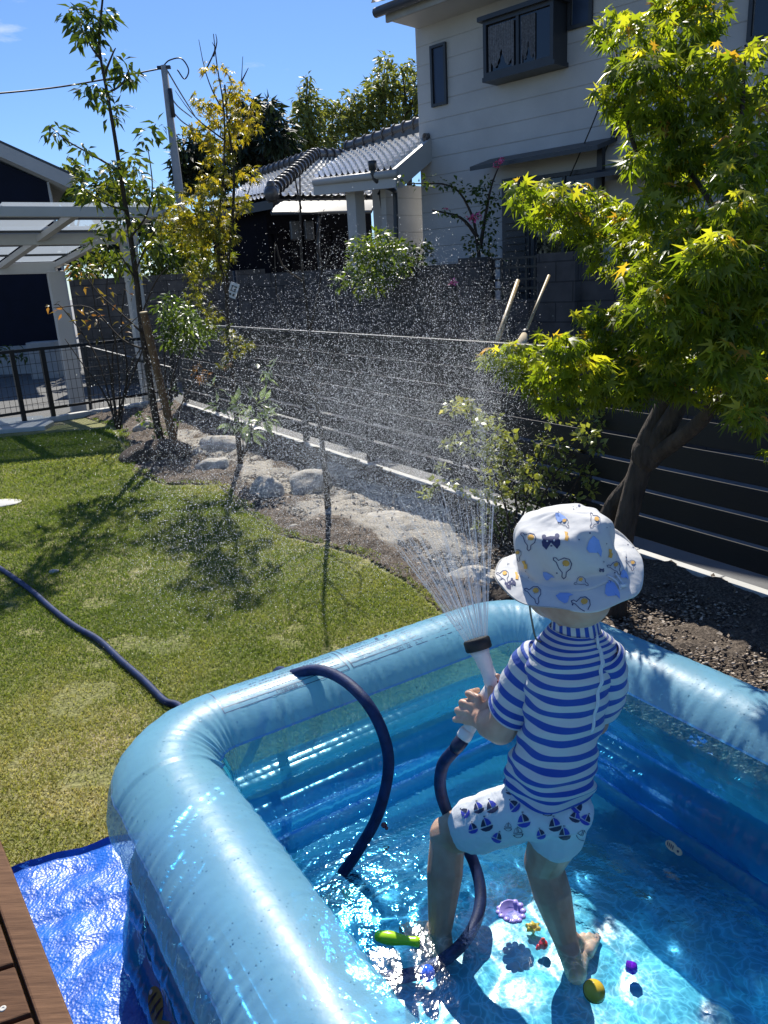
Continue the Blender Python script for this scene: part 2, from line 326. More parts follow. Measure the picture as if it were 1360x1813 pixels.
# driveway gravel left of the carport
sheet('driveway', [(-14, 9.6), (-2.6, 10.6), (-1.2, 15.5), (-1.5, 20.5), (-14, 21)], -.292, M['gravel'])
# planting bed with uneven soil, one grid cut by the outline
BED_E = [(205, 757), (222, 792), (235, 832), (290, 858), (385, 858), (440, 905), (485, 945), (560, 962), (640, 985), (720, 1030), (790, 1092), (860, 1130)]
bedpoly = [G(*p)[:2] for p in BED_E]+[np.array([.6, 2.35]), np.array([1.5, .6]), fp(12.5)[:2], fp(0, .03)[:2], mp_(.1, .05)[:2], mp_(1.3, .05)[:2]]
bedpoly = np.array(bedpoly)
def inpoly(px, py, poly):
    ins = np.zeros(px.shape, bool); j = len(poly)-1
    for i in range(len(poly)):
        xi, yi = poly[i]; xj, yj = poly[j]
        ins ^= ((yi > py) != (yj > py)) & (px < (xj-xi)*(py-yi)/(yj-yi+1e-12)+xi); j = i
    return ins
def edge_dist(px, py, poly):
    d = np.full(px.shape, 9.)
    for i in range(len(poly)):
        a, c = poly[i-1], poly[i]; ab = c-a; t = np.clip(((px-a[0])*ab[0]+(py-a[1])*ab[1])/(ab@ab+1e-12), 0, 1)
        d = np.minimum(d, np.hypot(px-a[0]-ab[0]*t, py-a[1]-ab[1]*t))
    return d
def vnoise(x, y, sc, seed=0):        # smooth value noise
    r = np.random.default_rng(seed); T = r.random((64, 64)); X, Y = x*sc, y*sc; i, j = np.floor(X).astype(int), np.floor(Y).astype(int); fx, fy = X-i, Y-j
    fx, fy = fx*fx*(3-2*fx), fy*fy*(3-2*fy); g = lambda a, c: T[a % 64, c % 64]
    return (g(i, j)*(1-fx)+g(i+1, j)*fx)*(1-fy)+(g(i, j+1)*(1-fx)+g(i+1, j+1)*fx)*fy
def region_grid(poly, cell):
    lo, hi = poly.min(0)-cell, poly.max(0)+cell; xs = np.arange(lo[0], hi[0], cell); ys = np.arange(lo[1], hi[1], cell); X, Y = np.meshgrid(xs, ys, indexing='ij')
    cx, cy = (X[:-1, :-1]+cell/2), (Y[:-1, :-1]+cell/2); k = inpoly(cx, cy, poly); W = len(ys); I, J = np.nonzero(k)
    f = np.stack([I*W+J, (I+1)*W+J, (I+1)*W+J+1, I*W+J+1], 1); u, inv = np.unique(f, return_inverse=True)
    return X.ravel()[u], Y.ravel()[u], inv.reshape(-1, 4)
bx, by, bf = region_grid(bedpoly, .02)
ed = edge_dist(bx, by, bedpoly)
bz = .002+np.clip(ed, 0, .12)*.22+.045*np.clip(1-((FO[0]-bx)*-FN[0]+(FO[1]-by)*-FN[1])/.35, 0, 1)*0+.05*np.clip(1-((bx-FO[0])*FN[0]+(by-FO[1])*FN[1]-.05)/.4, 0, 1)+(vnoise(bx, by, 3, 1)-.4)*.05*np.clip(ed*5, 0, 1)+(vnoise(bx, by, 14, 2)-.5)*.03+(vnoise(bx, by, 38, 3)-.5)*.022
# pale gravel drift between the rocks and the fence
pathpoly = np.array([G(*p)[:2] for p in [(500, 905), (520, 860), (590, 832), (680, 868), (760, 905), (840, 960), (880, 1010), (850, 1050), (780, 1010), (700, 965), (610, 935), (540, 930)]])
pathpoly2 = np.array([G(*p)[:2] for p in [(300, 768), (350, 772), (450, 806), (560, 850), (520, 900), (430, 870), (400, 830), (330, 800)]])
pm = inpoly(bx, by, pathpoly) | inpoly(bx, by, pathpoly2); pd = np.minimum(edge_dist(bx, by, pathpoly), edge_dist(bx, by, pathpoly2)); tpath = np.where(pm, .38+pd*3, .38-pd*4)+(vnoise(bx, by, 6, 9)-.5)*.9
tmul = np.where(by < 3.4, 1., 0.)
def bedmat():
    m, t, o = newmat('bed_soil'); a = N(t, 'ShaderNodeAttribute', attribute_name='t'); tcn = N(t, 'ShaderNodeTexCoord')
    n2 = N(t, 'ShaderNodeTexNoise', Scale=90., Detail=6., Roughness=.7); t.links.new(tcn.outputs['Object'], n2.inputs['Vector'])
    s_ = ramp(t, [(.35, (.045, .033, .025)), (.5, (.13, .10, .075)), (.68, (.32, .26, .205))]); g_ = ramp(t, [(.33, (.24, .21, .17)), (.5, (.46, .42, .355)), (.68, (.70, .66, .58))])
    t.links.new(n2.outputs[0], s_.inputs[0]); t.links.new(n2.outputs[0], g_.inputs[0]); r = ramp(t, [(.4, (0, 0, 0)), (.6, (1, 1, 1))]); t.links.new(a.outputs['Fac'], r.inputs[0])
    mi = N(t, 'ShaderNodeMixRGB'); t.links.new(r.outputs[0], mi.inputs[0]); t.links.new(s_.outputs[0], mi.inputs[1]); t.links.new(g_.outputs[0], mi.inputs[2])
    p = N(t, 'ShaderNodeBsdfPrincipled', Roughness=.95); t.links.new(mi.outputs[0], p.inputs['Base Color'])
    b_ = N(t, 'ShaderNodeBump', Strength=1., Distance=.018); t.links.new(n2.outputs[0], b_.inputs['Height']); t.links.new(b_.outputs[0], p.inputs['Normal']); t.links.new(p.outputs[0], o.inputs[0]); return m
M['bed'] = bedmat()
tag(npmesh('planting_bed', np.stack([bx, by, bz], 1), bf, M['bed'], None, np.clip(tpath, 0, 1), True), kind='structure')
# loose pebbles and bark chips on the bed
def chips(name, poly, n, size, m, zoff=.02, flat=.5):
    lo, hi = poly.min(0), poly.max(0); P = []
    q = rng.random((n*4, 2))*(hi-lo)+lo; q = q[inpoly(q[:, 0], q[:, 1], poly)][:n]
    n = len(q); oc = np.array([(1, 0, 0), (-1, 0, 0), (0, 1, 0), (0, -1, 0), (0, 0, 1), (0, 0, -1)], float); of = np.array([(0, 2, 4), (2, 1, 4), (1, 3, 4), (3, 0, 4), (2, 0, 5), (1, 2, 5), (3, 1, 5), (0, 3, 5)])
    s = size*(.4+rng.random((n, 1, 3))*1.1); s[:, :, 2] *= flat; v = oc[None]*s; an = rng.random(n)*6.3; co, si = np.cos(an)[:, None], np.sin(an)[:, None]
    x, y = v[:, :, 0]*co-v[:, :, 1]*si, v[:, :, 0]*si+v[:, :, 1]*co
    v = np.stack([x+q[:, 0:1], y+q[:, 1:2], v[:, :, 2]+zoff+rng.random((n, 1))*.012], 2); f = (of[None]+np.arange(n)[:, None, None]*6).reshape(-1, 3)
    return tag(npmesh(name, v.reshape(-1, 3), f, m, None, np.repeat(rng.random(n), 6)), kind='stuff')
M['chip'] = leafmat('bark_chip', [(0, (.07, .05, .035)), (.6, (.24, .18, .13)), (1, (.55, .47, .38))], .8, .0)
M['pebble'] = leafmat('pebble', [(0, (.14, .12, .10)), (.6, (.32, .29, .25)), (1, (.6, .57, .5))], .8, .0)
chips('bark_chips', np.array([[.75, 2.1], [1.45, .9], [2.7, 1.2], fp(8.2, .1)[:2], fp(6, .1)[:2], [.5, 3.4]]), 14000, .0085, M['chip'], .035, .4)
chips('gravel_stones', pathpoly, 9000, .009, M['pebble'], .02)
chips('gravel_crumbs', pathpoly2, 5000, .009, M['pebble'], .02)
# ------------------------------------------------------------------ grass blades
lawnpoly = np.array([G(*p)[:2] for p in [(-120, 800), (-120, 784), (0, 776), (195, 758), (205, 770), (222, 800), (235, 838), (290, 862), (385, 862), (440, 908), (485, 948), (560, 966), (640, 990), (720, 1035), (790, 1098)]]+[np.array(p) for p in [(.2, 2.15), (-.5, 1.6), (-.6, 1.3), (-1.0, 1.4), (-1.4, 1.6), (-5.0, 2.2)]])
tz = G(30, 1542, .015); tcorner = tz[:2]; te = (G(205, 1492, .015)-tz)[:2]; te /= np.linalg.norm(te); ten = np.array([te[1], -te[0]])
TARPQ = np.array([tcorner-te*.03-ten*.01, tcorner+te*2-ten*.01, tcorner+te*2+ten*2.6, tcorner-te*.03+ten*2.6])
POOLQ = np.array([[-.56, 1.5], [.40, 2.1], [1.4, .6], [.3, .0]])
def grass():
    P = []; box = [(-2.6, .8, 1.2, 3.6, 42000, .011), (-4.5, .6, 3.6, 5.5, 22000, .013), (-6.5, 0, 5.5, 9.2, 11000, .017)]
    vs, fs, ts = [], [], []; base = 0
    for x0, x1, y0, y1, dens, hh in box:
        n = int(dens*(x1-x0)*(y1-y0)*.75); q = rng.random((n, 2))*[x1-x0, y1-y0]+[x0, y0]; ib = inpoly(q[:, 0], q[:, 1], bedpoly); de = edge_dist(q[:, 0], q[:, 1], bedpoly); fr_ = ib & (de < .015+.10*vnoise(q[:, 0], q[:, 1], 9, 41)**1.5) & (q[:, 1]-FO[1] < (q[:, 0]-FO[0])*FD[1]/FD[0]-.8) & (q[:, 1] > 2.3); ok = (inpoly(q[:, 0], q[:, 1], lawnpoly) | fr_) & ~inpoly(q[:, 0], q[:, 1], TARPQ) & ~inpoly(q[:, 0], q[:, 1], POOLQ); q = q[ok]; zb = np.where(ib[ok], np.clip(de[ok], 0, .12)*.22+.006, 0.)
        dry = vnoise(q[:, 0], q[:, 1], 1.6, 4)*.55+vnoise(q[:, 0], q[:, 1], 5, 5)*.3+vnoise(q[:, 0], q[:, 1], 11, 6)*.25-np.clip((q[:, 1]-2.9)*.09, -.12, .2)-.18
        bare = (vnoise(q[:, 0], q[:, 1], 4.3, 7)*.6+vnoise(q[:, 0], q[:, 1], 12, 8)*.4) > .70; keep = ~(bare & (rng.random(len(q)) < .75) & (q[:, 1] < 4)); q = q[keep]; dry = dry[keep]; zb = zb[keep]
        n = len(q); an = rng.random(n)*6.283; h = hh*(.5+rng.random(n)); wd = (.0011+.0010*rng.random(n))*(1+.25*np.maximum(q[:, 1]-2.5, 0)); lean = .3+rng.random(n)*1.5
        dx, dy = np.cos(an), np.sin(an); la = rng.random(n)*6.283; lx, ly = np.cos(la)*lean*h, np.sin(la)*lean*h
        z = np.zeros(n)+.001+zb
        v = np.stack([np.stack([q[:, 0]-dx*wd, q[:, 1]-dy*wd, z], 1), np.stack([q[:, 0]+dx*wd, q[:, 1]+dy*wd, z], 1),
                      np.stack([q[:, 0]+dx*wd*.8+lx*.4, q[:, 1]+dy*wd*.8+ly*.4, zb+h*.65], 1), np.stack([q[:, 0]-dx*wd*.8+lx*.4, q[:, 1]-dy*wd*.8+ly*.4, zb+h*.65], 1),
                      np.stack([q[:, 0]+lx, q[:, 1]+ly, zb+h*.95], 1)], 1)
        i = np.arange(n)[:, None]*5+base; fs.append(np.concatenate([i+[0, 1, 2], i+[0, 2, 3], i+[3, 2, 4]])); vs.append(v.reshape(-1, 3)); base += 5*n
        ts.append(np.repeat(np.clip(dry+rng.normal(size=n)*.13, 0, 1), 5))
    o = npmesh('grass', np.vstack(vs), np.vstack(fs), M['blade'], None, np.concatenate(ts)); return tag(o, kind='stuff')
grass()
# tufts of wild grass along the bed
# ------------------------------------------------------------------ kerbs
def kerb(name, P, t0, t1, z0, z1, w_, label, cat='kerb'):
    b = MB(); a, c = P(t0), P(t1); n = 26; u = (c-a)/n
    for i in range(n):
        p, q = a+u*(i+.004), a+u*(i+.996); dz = rng.normal()*.0012
        sd = np.array([u[1], -u[0], 0]); sd = sd/np.linalg.norm(sd)*w_/2
        b.add([p-sd+[0, 0, z0], q-sd+[0, 0, z0], q+sd+[0, 0, z0], p+sd+[0, 0, z0], p-sd+[0, 0, z1+dz], q-sd+[0, 0, z1+dz], q+sd+[0, 0, z1+dz], p+sd+[0, 0, z1+dz]], [(3, 2, 1, 0), (4, 5, 6, 7), (0, 1, 5, 4), (1, 2, 6, 5), (2, 3, 7, 6), (3, 0, 4, 7)])
    o = bevel(b.build(name, M['concrete_pale'], smooth=False), .006); return tag(o, label, cat)
kerb('garden_kerb', lambda t: fp(t, 0), -.05, 12.5, -.299, .06, .06, 'long pale concrete kerb under the black slatted fence')
kerb('garden_kerb', lambda t: mp_(t, 0), .06, 7.5, -.299, .06, .12, 'low concrete kerb under the wire mesh fence at the far left')
# ------------------------------------------------------------------ slatted fence
fr_ = empty('slatted_fence', fp(0, 0, .06), 'long black fence of horizontal boards along the right side of the garden', 'fence')
BP, NB, T0, T1 = .1285, 7, .12, 12.2
for k in range(NB):
    b = MB(); z0 = .135+k*BP; a, c = fp(T0, 0, z0+.054), fp(T1, 0, z0+.054)
    b.beam(a, c, .022, .108); bevel(b.build('board', M['black_board'], fr_, smooth=False), .003)
b = MB(); b.beam(fp(T0-.03, 0, .135+NB*BP+.004), fp(T1, 0, .135+NB*BP+.004), .045, .022); bevel(b.build('top_rail', M['black_metal'], fr_, smooth=False), .003)
tt = .02
while tt < 12.3:
    b = MB(); p = fp(tt, -.042, 0); b.box((p[0], p[1], .06+.455), (.05, .05, .91), math.atan2(FD[1], FD[0])); bevel(b.build('post', M['black_metal'], fr_, smooth=False), .004); tt += 1.13
# ------------------------------------------------------------------ wire mesh fence
ms = empty('mesh_fence', mp_(0, 0, .06), 'black wire mesh fence with flat posts at the left end of the garden', 'fence')
ZT = .86
b = MB(); b.beam(mp_(.02, 0, ZT), mp_(6.5, 0, ZT), .04, .035); b.build('top_rail', M['black_metal'], ms, smooth=False)
b = MB(); b.beam(mp_(.02, 0, .16), mp_(6.5, 0, .16), .03, .03); b.build('bottom_rail', M['black_metal'], ms, smooth=False)
b = MB(); t = .05
while t < 6.5: b.tube([mp_(t, 0, .16), mp_(t, 0, ZT)], .0028, 4, cap=False); t += .062
for z in np.arange(.24, ZT, .115): b.tube([mp_(.02, .004, z), mp_(6.5, .004, z)], .0028, 4, cap=False)
b.build('wire_mesh', M['black_metal'], ms, smooth=False)
for t in (.0, 1.63, 1.97, 3.6, 3.95, 5.5):
    b = MB(); p = mp_(t, 0, 0); b.box((p[0], p[1], .06+.41), (.05, .035, .82), math.atan2(MD[1], MD[0])); b.build('post', M['black_metal'], ms, smooth=False)
# loose gate panel behind the mesh fence
gt = empty('garden_gate', V(A(165, 740, 10.3)), 'small black framed mesh gate standing behind the mesh fence by the white posts', 'gate')
g4 = [A(150, 614, 10.3), A(302, 652, 9.9), A(306, 748, 9.9), A(164, 752, 10.3)]; b = MB()
for i in range(4): b.beam(g4[i], g4[(i+1) % 4], .035, .035)
b.build('frame', M['black_metal'], gt, smooth=False); b = MB()
for k in range(1, 18): s = k/18; b.tube([g4[0]*(1-s)+g4[1]*s, g4[3]*(1-s)+g4[2]*s], .003, 4, cap=False)
for k in range(1, 5): s = k/5; b.tube([g4[0]*(1-s)+g4[3]*s, g4[1]*(1-s)+g4[2]*s], .003, 4, cap=False)
b.build('wire_mesh', M['black_metal'], gt, smooth=False)
# pale slab in front of the mesh fence and round stone
def rock(name, px, py, rp, asp, label, seed, mt='rock', hz=.6, z0=0., group=None, rot=0.):
    c = G(px, py, z0); dist = np.linalg.norm(c-CAMP); R = rp*dist/F; bm = bmesh.new(); bmesh.ops.create_icosphere(bm, subdivisions=5, radius=1); r = random.Random(seed)
    ks = [(Vector([r.gauss(0, 1) for _ in range(3)]).normalized()*r.uniform(1, 5), r.random()*6, r.uniform(.03, .12)) for _ in range(22)]; cut = [(Vector([r.gauss(0, 1) for _ in range(3)]).normalized(), r.uniform(.72, .95)) for _ in range(9)]
    for v in bm.verts:
        p = v.co.copy()
        for n_, d_ in cut:
            q = p.dot(n_)
            if q > d_: p -= n_*(q-d_)*.85
        s = 1+sum(a*math.sin(k_.dot(v.co)+f_)/max(1, k_.length*.6) for k_, f_, a in ks)
        q = Vector((p.x*s*R*asp, p.y*s*R*.8, p.z*s*R*hz)); co, si = math.cos(rot), math.sin(rot); v.co = Vector((q.x*co-q.y*si, q.x*si+q.y*co, q.z))
    me = bpy.data.meshes.new(name); bm.to_mesh(me); bm.free(); me.polygons.foreach_set('use_smooth', [True]*len(me.polygons)); me.materials.append(M[mt])
    o = bpy.data.objects.new(name, me); C.objects.link(o); o.location = (c[0], c[1], z0+R*hz*.35); tag(o, label, 'rock', group); return o
RG = 'rocks along the planting bed'
rock('garden_rock', 474, 880, 36, 1.0, 'pale rounded boulder at the edge of the lawn in the middle of the bed', 1, hz=.85, group=RG)
rock('garden_rock', 380, 833, 28, 1.25, 'low grey boulder at the lawn edge beside the yellow leaved tree', 2, hz=.6, group=RG)
rock('garden_rock', 255, 766, 17, 1.1, 'small pale stone at the foot of the tall tree by the mesh fence', 3, hz=.8, group=RG)
rock('garden_rock', 552, 872, 36, 1.1, 'large rough rock with a peaked top behind the rounded boulder', 4, hz=.75, group=RG, rot=.5)
rock('garden_rock', 700, 925, 46, 1.4, 'broad flat pale rock lying in the gravel under the spray', 5, hz=.22, group=RG, rot=-.5)
rock('garden_rock', 840, 1030, 40, 1.2, 'flat grey rock beside the far corner of the pool', 6, hz=.4, group=RG, rot=-.4)
rock('garden_rock', 408, 797, 32, 1.5, 'low brown rock between the two small trees', 7, hz=.5, group=RG, rot=-.4)
rock('garden_rock', 285, 812, 42, 1.2, 'mossy brown mound of rock round the foot of the tall tree', 8, mt='mulch', hz=.45, group=RG)
for k_, (x_, y_, r_, a_, l_) in enumerate(((612, 905, 15, 1.2, 'small pale stone left of the broad flat rock'), (655, 948, 12, 1.1, 'small stone at the lawn edge under the water jets'), (770, 950, 20, 1.3, 'flattish pale stone halfway between the flat rock and the pool'), (520, 935, 11, 1.2, 'little stone on the lawn edge right of the rounded boulder'), (800, 1000, 15, 1.4, 'pale stone just above the jets near the pool'), (350, 805, 15, 1.3, 'small round stone under the yellow leaved tree'))):
    rock('garden_rock', x_, y_, r_, a_, l_, 60+k_, hz=.55, group=RG, rot=k_)
rock('garden_rock', 905, 1075, 40, 1.1, 'dark rock half hidden behind the pool beside the hat', 9, mt='soil', hz=.6, group=RG)
rock('stepping_stone', -8, 893, 26, 1.2, 'round pale stepping stone in the grass at the left edge', 10, mt='concrete_pale', hz=.12)
rock('pale_pebble', 97, 1013, 8, 1.2, 'small pale pebble lying in the dry grass near the hose', 11, hz=.5)
b = MB(); q = [G(-60, 752, .03), G(-20, 745, .03), G(75, 738, .03), G(96, 748, .03), G(80, 757, .03), G(-60, 768, .03)]
c_ = sum(q)/6; b.prism([V(p)+Vector((0, .0, -.08)) for p in q], (0, 0, .10)); tag(bevel(b.build('stone_slab', M['concrete_pale'], smooth=False), .01), 'flat pale concrete slab beside the mesh fence at the left edge', 'slab')

# ================================================================== BUILDINGS
def tiled(name, P00, P10, P11, P01, nu, nv, parent, m=None, amp=.035, step=.03, res=6):
    P00, P10, P11, P01 = [np.array(p, float) for p in (P00, P10, P11, P01)]; nrm = np.cross(P10-P00, P01-P00); nrm /= np.linalg.norm(nrm); nrm = nrm if nrm[2] > 0 else -nrm
    us = np.linspace(0, 1, nu*res+1); rows = []
    for j in range(nv): rows += [(j/nv, 1.), ((j+.97)/nv, .0)]
    V_ = []
    for v, hh in rows:
        e0, e1 = P00*(1-v)+P01*v, P10*(1-v)+P11*v; p = e0[None]*(1-us[:, None])+e1[None]*us[:, None]; ph = (us*nu) % 1.
        wv = np.where(ph < .3, np.sin(ph/.3*math.pi)*1., -.35*np.sin((ph-.3)/.7*math.pi)); h = amp*wv+step*hh; V_.append(p+nrm[None]*h[:, None])
    V_ = np.array(V_); R_, W = V_.shape[:2]; i, j = np.meshgrid(np.arange(R_-1), np.arange(W-1), indexing='ij'); i, j = i.ravel(), j.ravel()
    f = np.stack([i*W+j, i*W+j+1, (i+1)*W+j+1, (i+1)*W+j], 1); o = npmesh(name, V_.reshape(-1, 3), f, m or M['tile'], parent, None, True); smoothcut(o, 50); return o
def backing(b, P, th=.12, mi=0): b.prism([V(p)-Vector((0, 0, .03)) for p in P], (0, 0, -th), mi)
def cap_ridge(name, p, q, r, parent, m='ridge_tile'):
    b = MB(); p, q = np.array(p), np.array(q); L_ = np.linalg.norm(q-p); n = max(3, int(L_/.24)); b.beam(p-[0, 0, r*.9], q-[0, 0, r*.9], r*1.5, r*1.5)
    for k in range(n):
        a, c = p+(q-p)*(k+.02)/n, p+(q-p)*(k+.98)/n; b.tube([a, a*.5+c*.5, c], [r*1.05, r*.92, r*.9], 10); b.tube([a, a+(c-a)*.14], r*1.22, 10)
    return smoothcut(b.build(name, M[m], parent))
HO, HU = (.8, 11.9), (.7071, -.7071); HN = (-.7071, -.7071)
def HP(s, d, z): return np.array([HO[0]+HU[0]*s+HN[0]*d, HO[1]+HU[1]*s+HN[1]*d, z])
def HQ(px, py, d=0.): return onp(px, py, (HO[0]+HN[0]*d, HO[1]+HN[1]*d), HU)
hs = empty('white_house', (HO[0], HO[1], -.3), 'large two storey white sided house in shade with dark framed windows', 'house')
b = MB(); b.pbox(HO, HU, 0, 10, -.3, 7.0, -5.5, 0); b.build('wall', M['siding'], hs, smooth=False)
# eave and roof
d_, zs = .62, HQ(683, 40, .62)[1]; s0 = HQ(683, 40, .62)[0]; b = MB(); b.pbox(HO, HU, s0, 10.5, zs, zs+.2, d_-.04, d_); b.build('fascia', M['concrete'], hs, smooth=False)
b = MB(); b.pbox(HO, HU, s0+.02, 10.5, zs+.02, zs+.07, -5.5, d_-.05); b.build('soffit', M['white_post'], hs, smooth=False)
tiled('roof_tiles', HP(s0-.12, d_+.12, zs+.2), HP(10.5, d_+.12, zs+.2), HP(10.5, -3, zs+1.7), HP(s0-.12, -3, zs+1.7), 44, 14, hs)
b = MB(); b.tube([HP(s0-.1, d_+.08, zs+.12), HP(10.5, d_+.08, zs+.12)], .06, 10); b.build('gutter', M['frame_grey'], hs)
def rect(px0, py0, px1, py1, d=0.):
    a, c = HQ(px0, py0, d), HQ(px1, py1, d); return min(a[0], c[0]), max(a[0], c[0]), min(a[1], c[1]), max(a[1], c[1])
def window(s0, s1, z0, z1, d=0., fw=.05, panes=2, glass='dark_glass', proj=.05):
    b = MB()
    for q in ((s0, s1, z0, z0+fw), (s0, s1, z1-fw, z1), (s0, s0+fw, z0+fw, z1-fw), (s1-fw, s1, z0+fw, z1-fw)): b.pbox(HO, HU, q[0], q[1], q[2], q[3], d+.002, d+proj)
    f = b.build('window', M['frame_grey'], hs, smooth=False)
    for k in range(panes):
        a = s0+fw+(s1-s0-2*fw)*k/panes; c = s0+fw+(s1-s0-2*fw)*(k+1)/panes; g = MB(); g.pbox(HO, HU, a+.012, c-.012, z0+fw+.002, z1-fw-.002, d+.006, d+.014+.008*k); g.build('pane', M[glass], f, smooth=False)
        if k:
            g = MB(); g.pbox(HO, HU, a-.02, a+.02, z0+fw, z1-fw, d+.004, d+proj-.008); g.build('mullion', M['frame_grey'], f, smooth=False)
    return f
q = rect(763, 73, 794, 192); window(q[0], q[1], HQ(766, 191)[1], HQ(766, 82)[1], 0, .035, 1, 'frosted', .04)
# projecting bay window with lace curtains
s0, s1 = HQ(858, 100, .28)[0], HQ(982, 60, .28)[0]; z0, z1 = HQ(860, 138, .28)[1], HQ(857, 40, .28)[1]
b = MB(); b.pbox(HO, HU, s0-.02, s1+.02, z0-.05, z0, .002, .31); b.pbox(HO, HU, s0-.05, s1+.05, z1, z1+.05, .002, .36)
for a in (s0, s1-.04): b.pbox(HO, HU, a, a+.04, z0, z1, .002, .28)
b.build('bay_box', M['frame_grey'], hs, smooth=False); w_ = window(s0, s1, z0, z1, .26, .045, 2)
for (a, c) in ((s0+.07, (s0+s1)/2-.05), ((s0+s1)/2+.05, s1-.25)):
    def cur(u, v, a=a, c=c):
        zz = z1-.07-.85*(v*(.32+.22*abs(math.sin(u*math.pi*2.0))+(.22 if u < .1 or u > .9 else 0))); return HP(a+(c-a)*u, .291+.008*math.sin(u*70), zz)
    g = MB(); g.grid(cur, 80, 14); g.build('curtain', M['lace'], w_)
q = rect(1008, -10, 1050, 52); window(q[0], q[1], HQ(1008, 55)[1], HQ(1008, -45)[1], 0, .04, 1, 'frosted', .04)
s0, s1 = HQ(1328, 20)[0], HQ(1400, 20)[0]; window(s0, s1, HQ(1328, 75)[1], HQ(1328, 75)[1]+1.1, 0, .04, 1, 'dark_glass', .05)
# ground floor canopies, shutters, door
def canopy(pxa, pya, pxb, dep, m, th=.05, lab='canopy'):
    a, z = HQ(pxa, pya, dep); c = HQ(pxb, pya-40, dep)[0]; b = MB(); P = [HP(a, dep, z), HP(c, dep, z), HP(c, .002, z+.12), HP(a, .002, z+.12)]; b.prism(P, (0, 0, th)); b.build(lab, m, hs, smooth=False); return a, c, z
canopy(832, 303, 1058, .45, M['frame_grey']); canopy(1003, 322, 1330, .75, M['frame_grey'])
s0 = HQ(893, 400)[0]; s1 = HQ(941, 400)[0]; zt = HQ(893, 318)[1]
b = MB(); b.pbox(HO, HU, s0, s1, -.3, zt, .002, .05); dr = b.build('door', M['frame_grey'], hs, smooth=False); g = MB()
for k in range(26): z = .1+k*(zt-.3)/26; g.pbox(HO, HU, s0+.05, s1-.05, z, z+.06, .05, .075)
g.build('louvre', M['frame_grey'], dr, smooth=False)
s2 = HQ(1062, 330)[0]; window(s1+.02, s2, .6, zt-.02, 0, .05, 2); b = MB(); b.pbox(HO, HU, s2+.05, s2+1.5, zt-1.2, zt-.2, .01, .12); b.build('shutter_box', M['white_post'], hs, smooth=False)
b = MB(); s3 = HQ(1068, 340, .03)[0]; b.pbox(HO, HU, s3, s3+.07, -.3, zt+.2, .125, .2); s4 = HQ(1096, 205, .03); b.pbox(HO, HU, s4[0]-.05, s4[0]+.09, s4[1]-.2, s4[1]+.15, .002, .12); b.build('trim', M['black_metal'], hs, smooth=False)
b = MB(); p, q_ = HQ(1070, 170, .1), HQ(1005, 322, .1); b.tube(catmull([HP(HQ(1110, 20, .1)[0], .1, HQ(1110, 20, .1)[1]), HP(p[0], .12, p[1]), HP(q_[0], .1, q_[1])], 6), .008, 6)
p, q_ = HQ(1094, 215, .1), HQ(1052, 315, .1); b.tube([HP(p[0], .1, p[1]), HP(q_[0], .1, q_[1])], .008, 6); b.build('cable', M['black_metal'], hs)
# entrance porch: lean-to tiled roof on two pillars
e0, e1, t0_, t1_ = A(556, 318, 12.0), A(702, 302, 11.15), A(617, 270, 14.2), A(772, 226, 12.2)
t1_ = A(782, 230, 12.0); pr_ = hs
tiled('porch_roof', e0, e1, t1_, t0_, 14, 9, hs, M['tile'], .04, .035, 8)
b = MB(); backing(b, [e0, e1, t1_, t0_], .1); b.build('porch_soffit', M['white_post'], hs, smooth=False)
b = MB(); b.beam(e0-[0, 0, .13], e1-[0, 0, .13], .06, .16); b.beam(e1-[0, 0, .10], t1_-[0, 0, .12], .06, .26); b.build('porch_fascia', M['white_post'], hs, smooth=False)
cap_ridge('porch_ridge', t0_+[0, 0, .08], A(756, 221, 12.6)+[0, 0, .05], .09, hs)
cap_ridge('porch_verge', A(752, 243, 11.75), A(786, 233, 11.95), .045, hs)
b = MB(); b.tube([e0-[0, .05, .04], e1-[0, .05, .04]], .05, 10); b.build('porch_gutter', M['white_post'], hs)
for px, Y, wd in ((632, 12.0, .19), (679, 12.4, .21)):
    p = A(px, 400, Y); b = MB(); b.box((p[0], p[1], 1.25), (wd, wd, 3.1), -.7854); bevel(b.build('pillar', M['white_post'], hs, smooth=False), .01)
p = A(705, 400, 11.9); b = MB(); b.box((p[0]+.12, p[1]+.25, 1.2), (.1, .9, 3.0), -.7854); b.build('porch_wall', M['siding'], hs, smooth=False)
b = MB(); b.tube(catmull([A(660, 296, 11.3), A(662, 312, 11.3), A(674, 326, 11.35), A(696, 336, 11.5), A(700, 350, 11.6), A(702, 440, 11.6)], 5), .035, 8); b.lathe([(.05, 0), (.06, .08), (.06, .12)], A(660, 302, 11.3)); b.build('drainpipe', M['frame_grey'], hs)
ln = A(681, 350, 12.0); b = MB(); b.lathe([(.03, -.22), (.07, -.14), (.10, .04), (.12, .05), (.05, .15), (.01, .2)], ln, n=6); b.tube([ln+[0, 0, .2], ln+[.05, .1, .26], ln+[.05, .2, .1]], .012, 6); b.build('porch_lantern', M['black_metal'], hs, smooth=False)
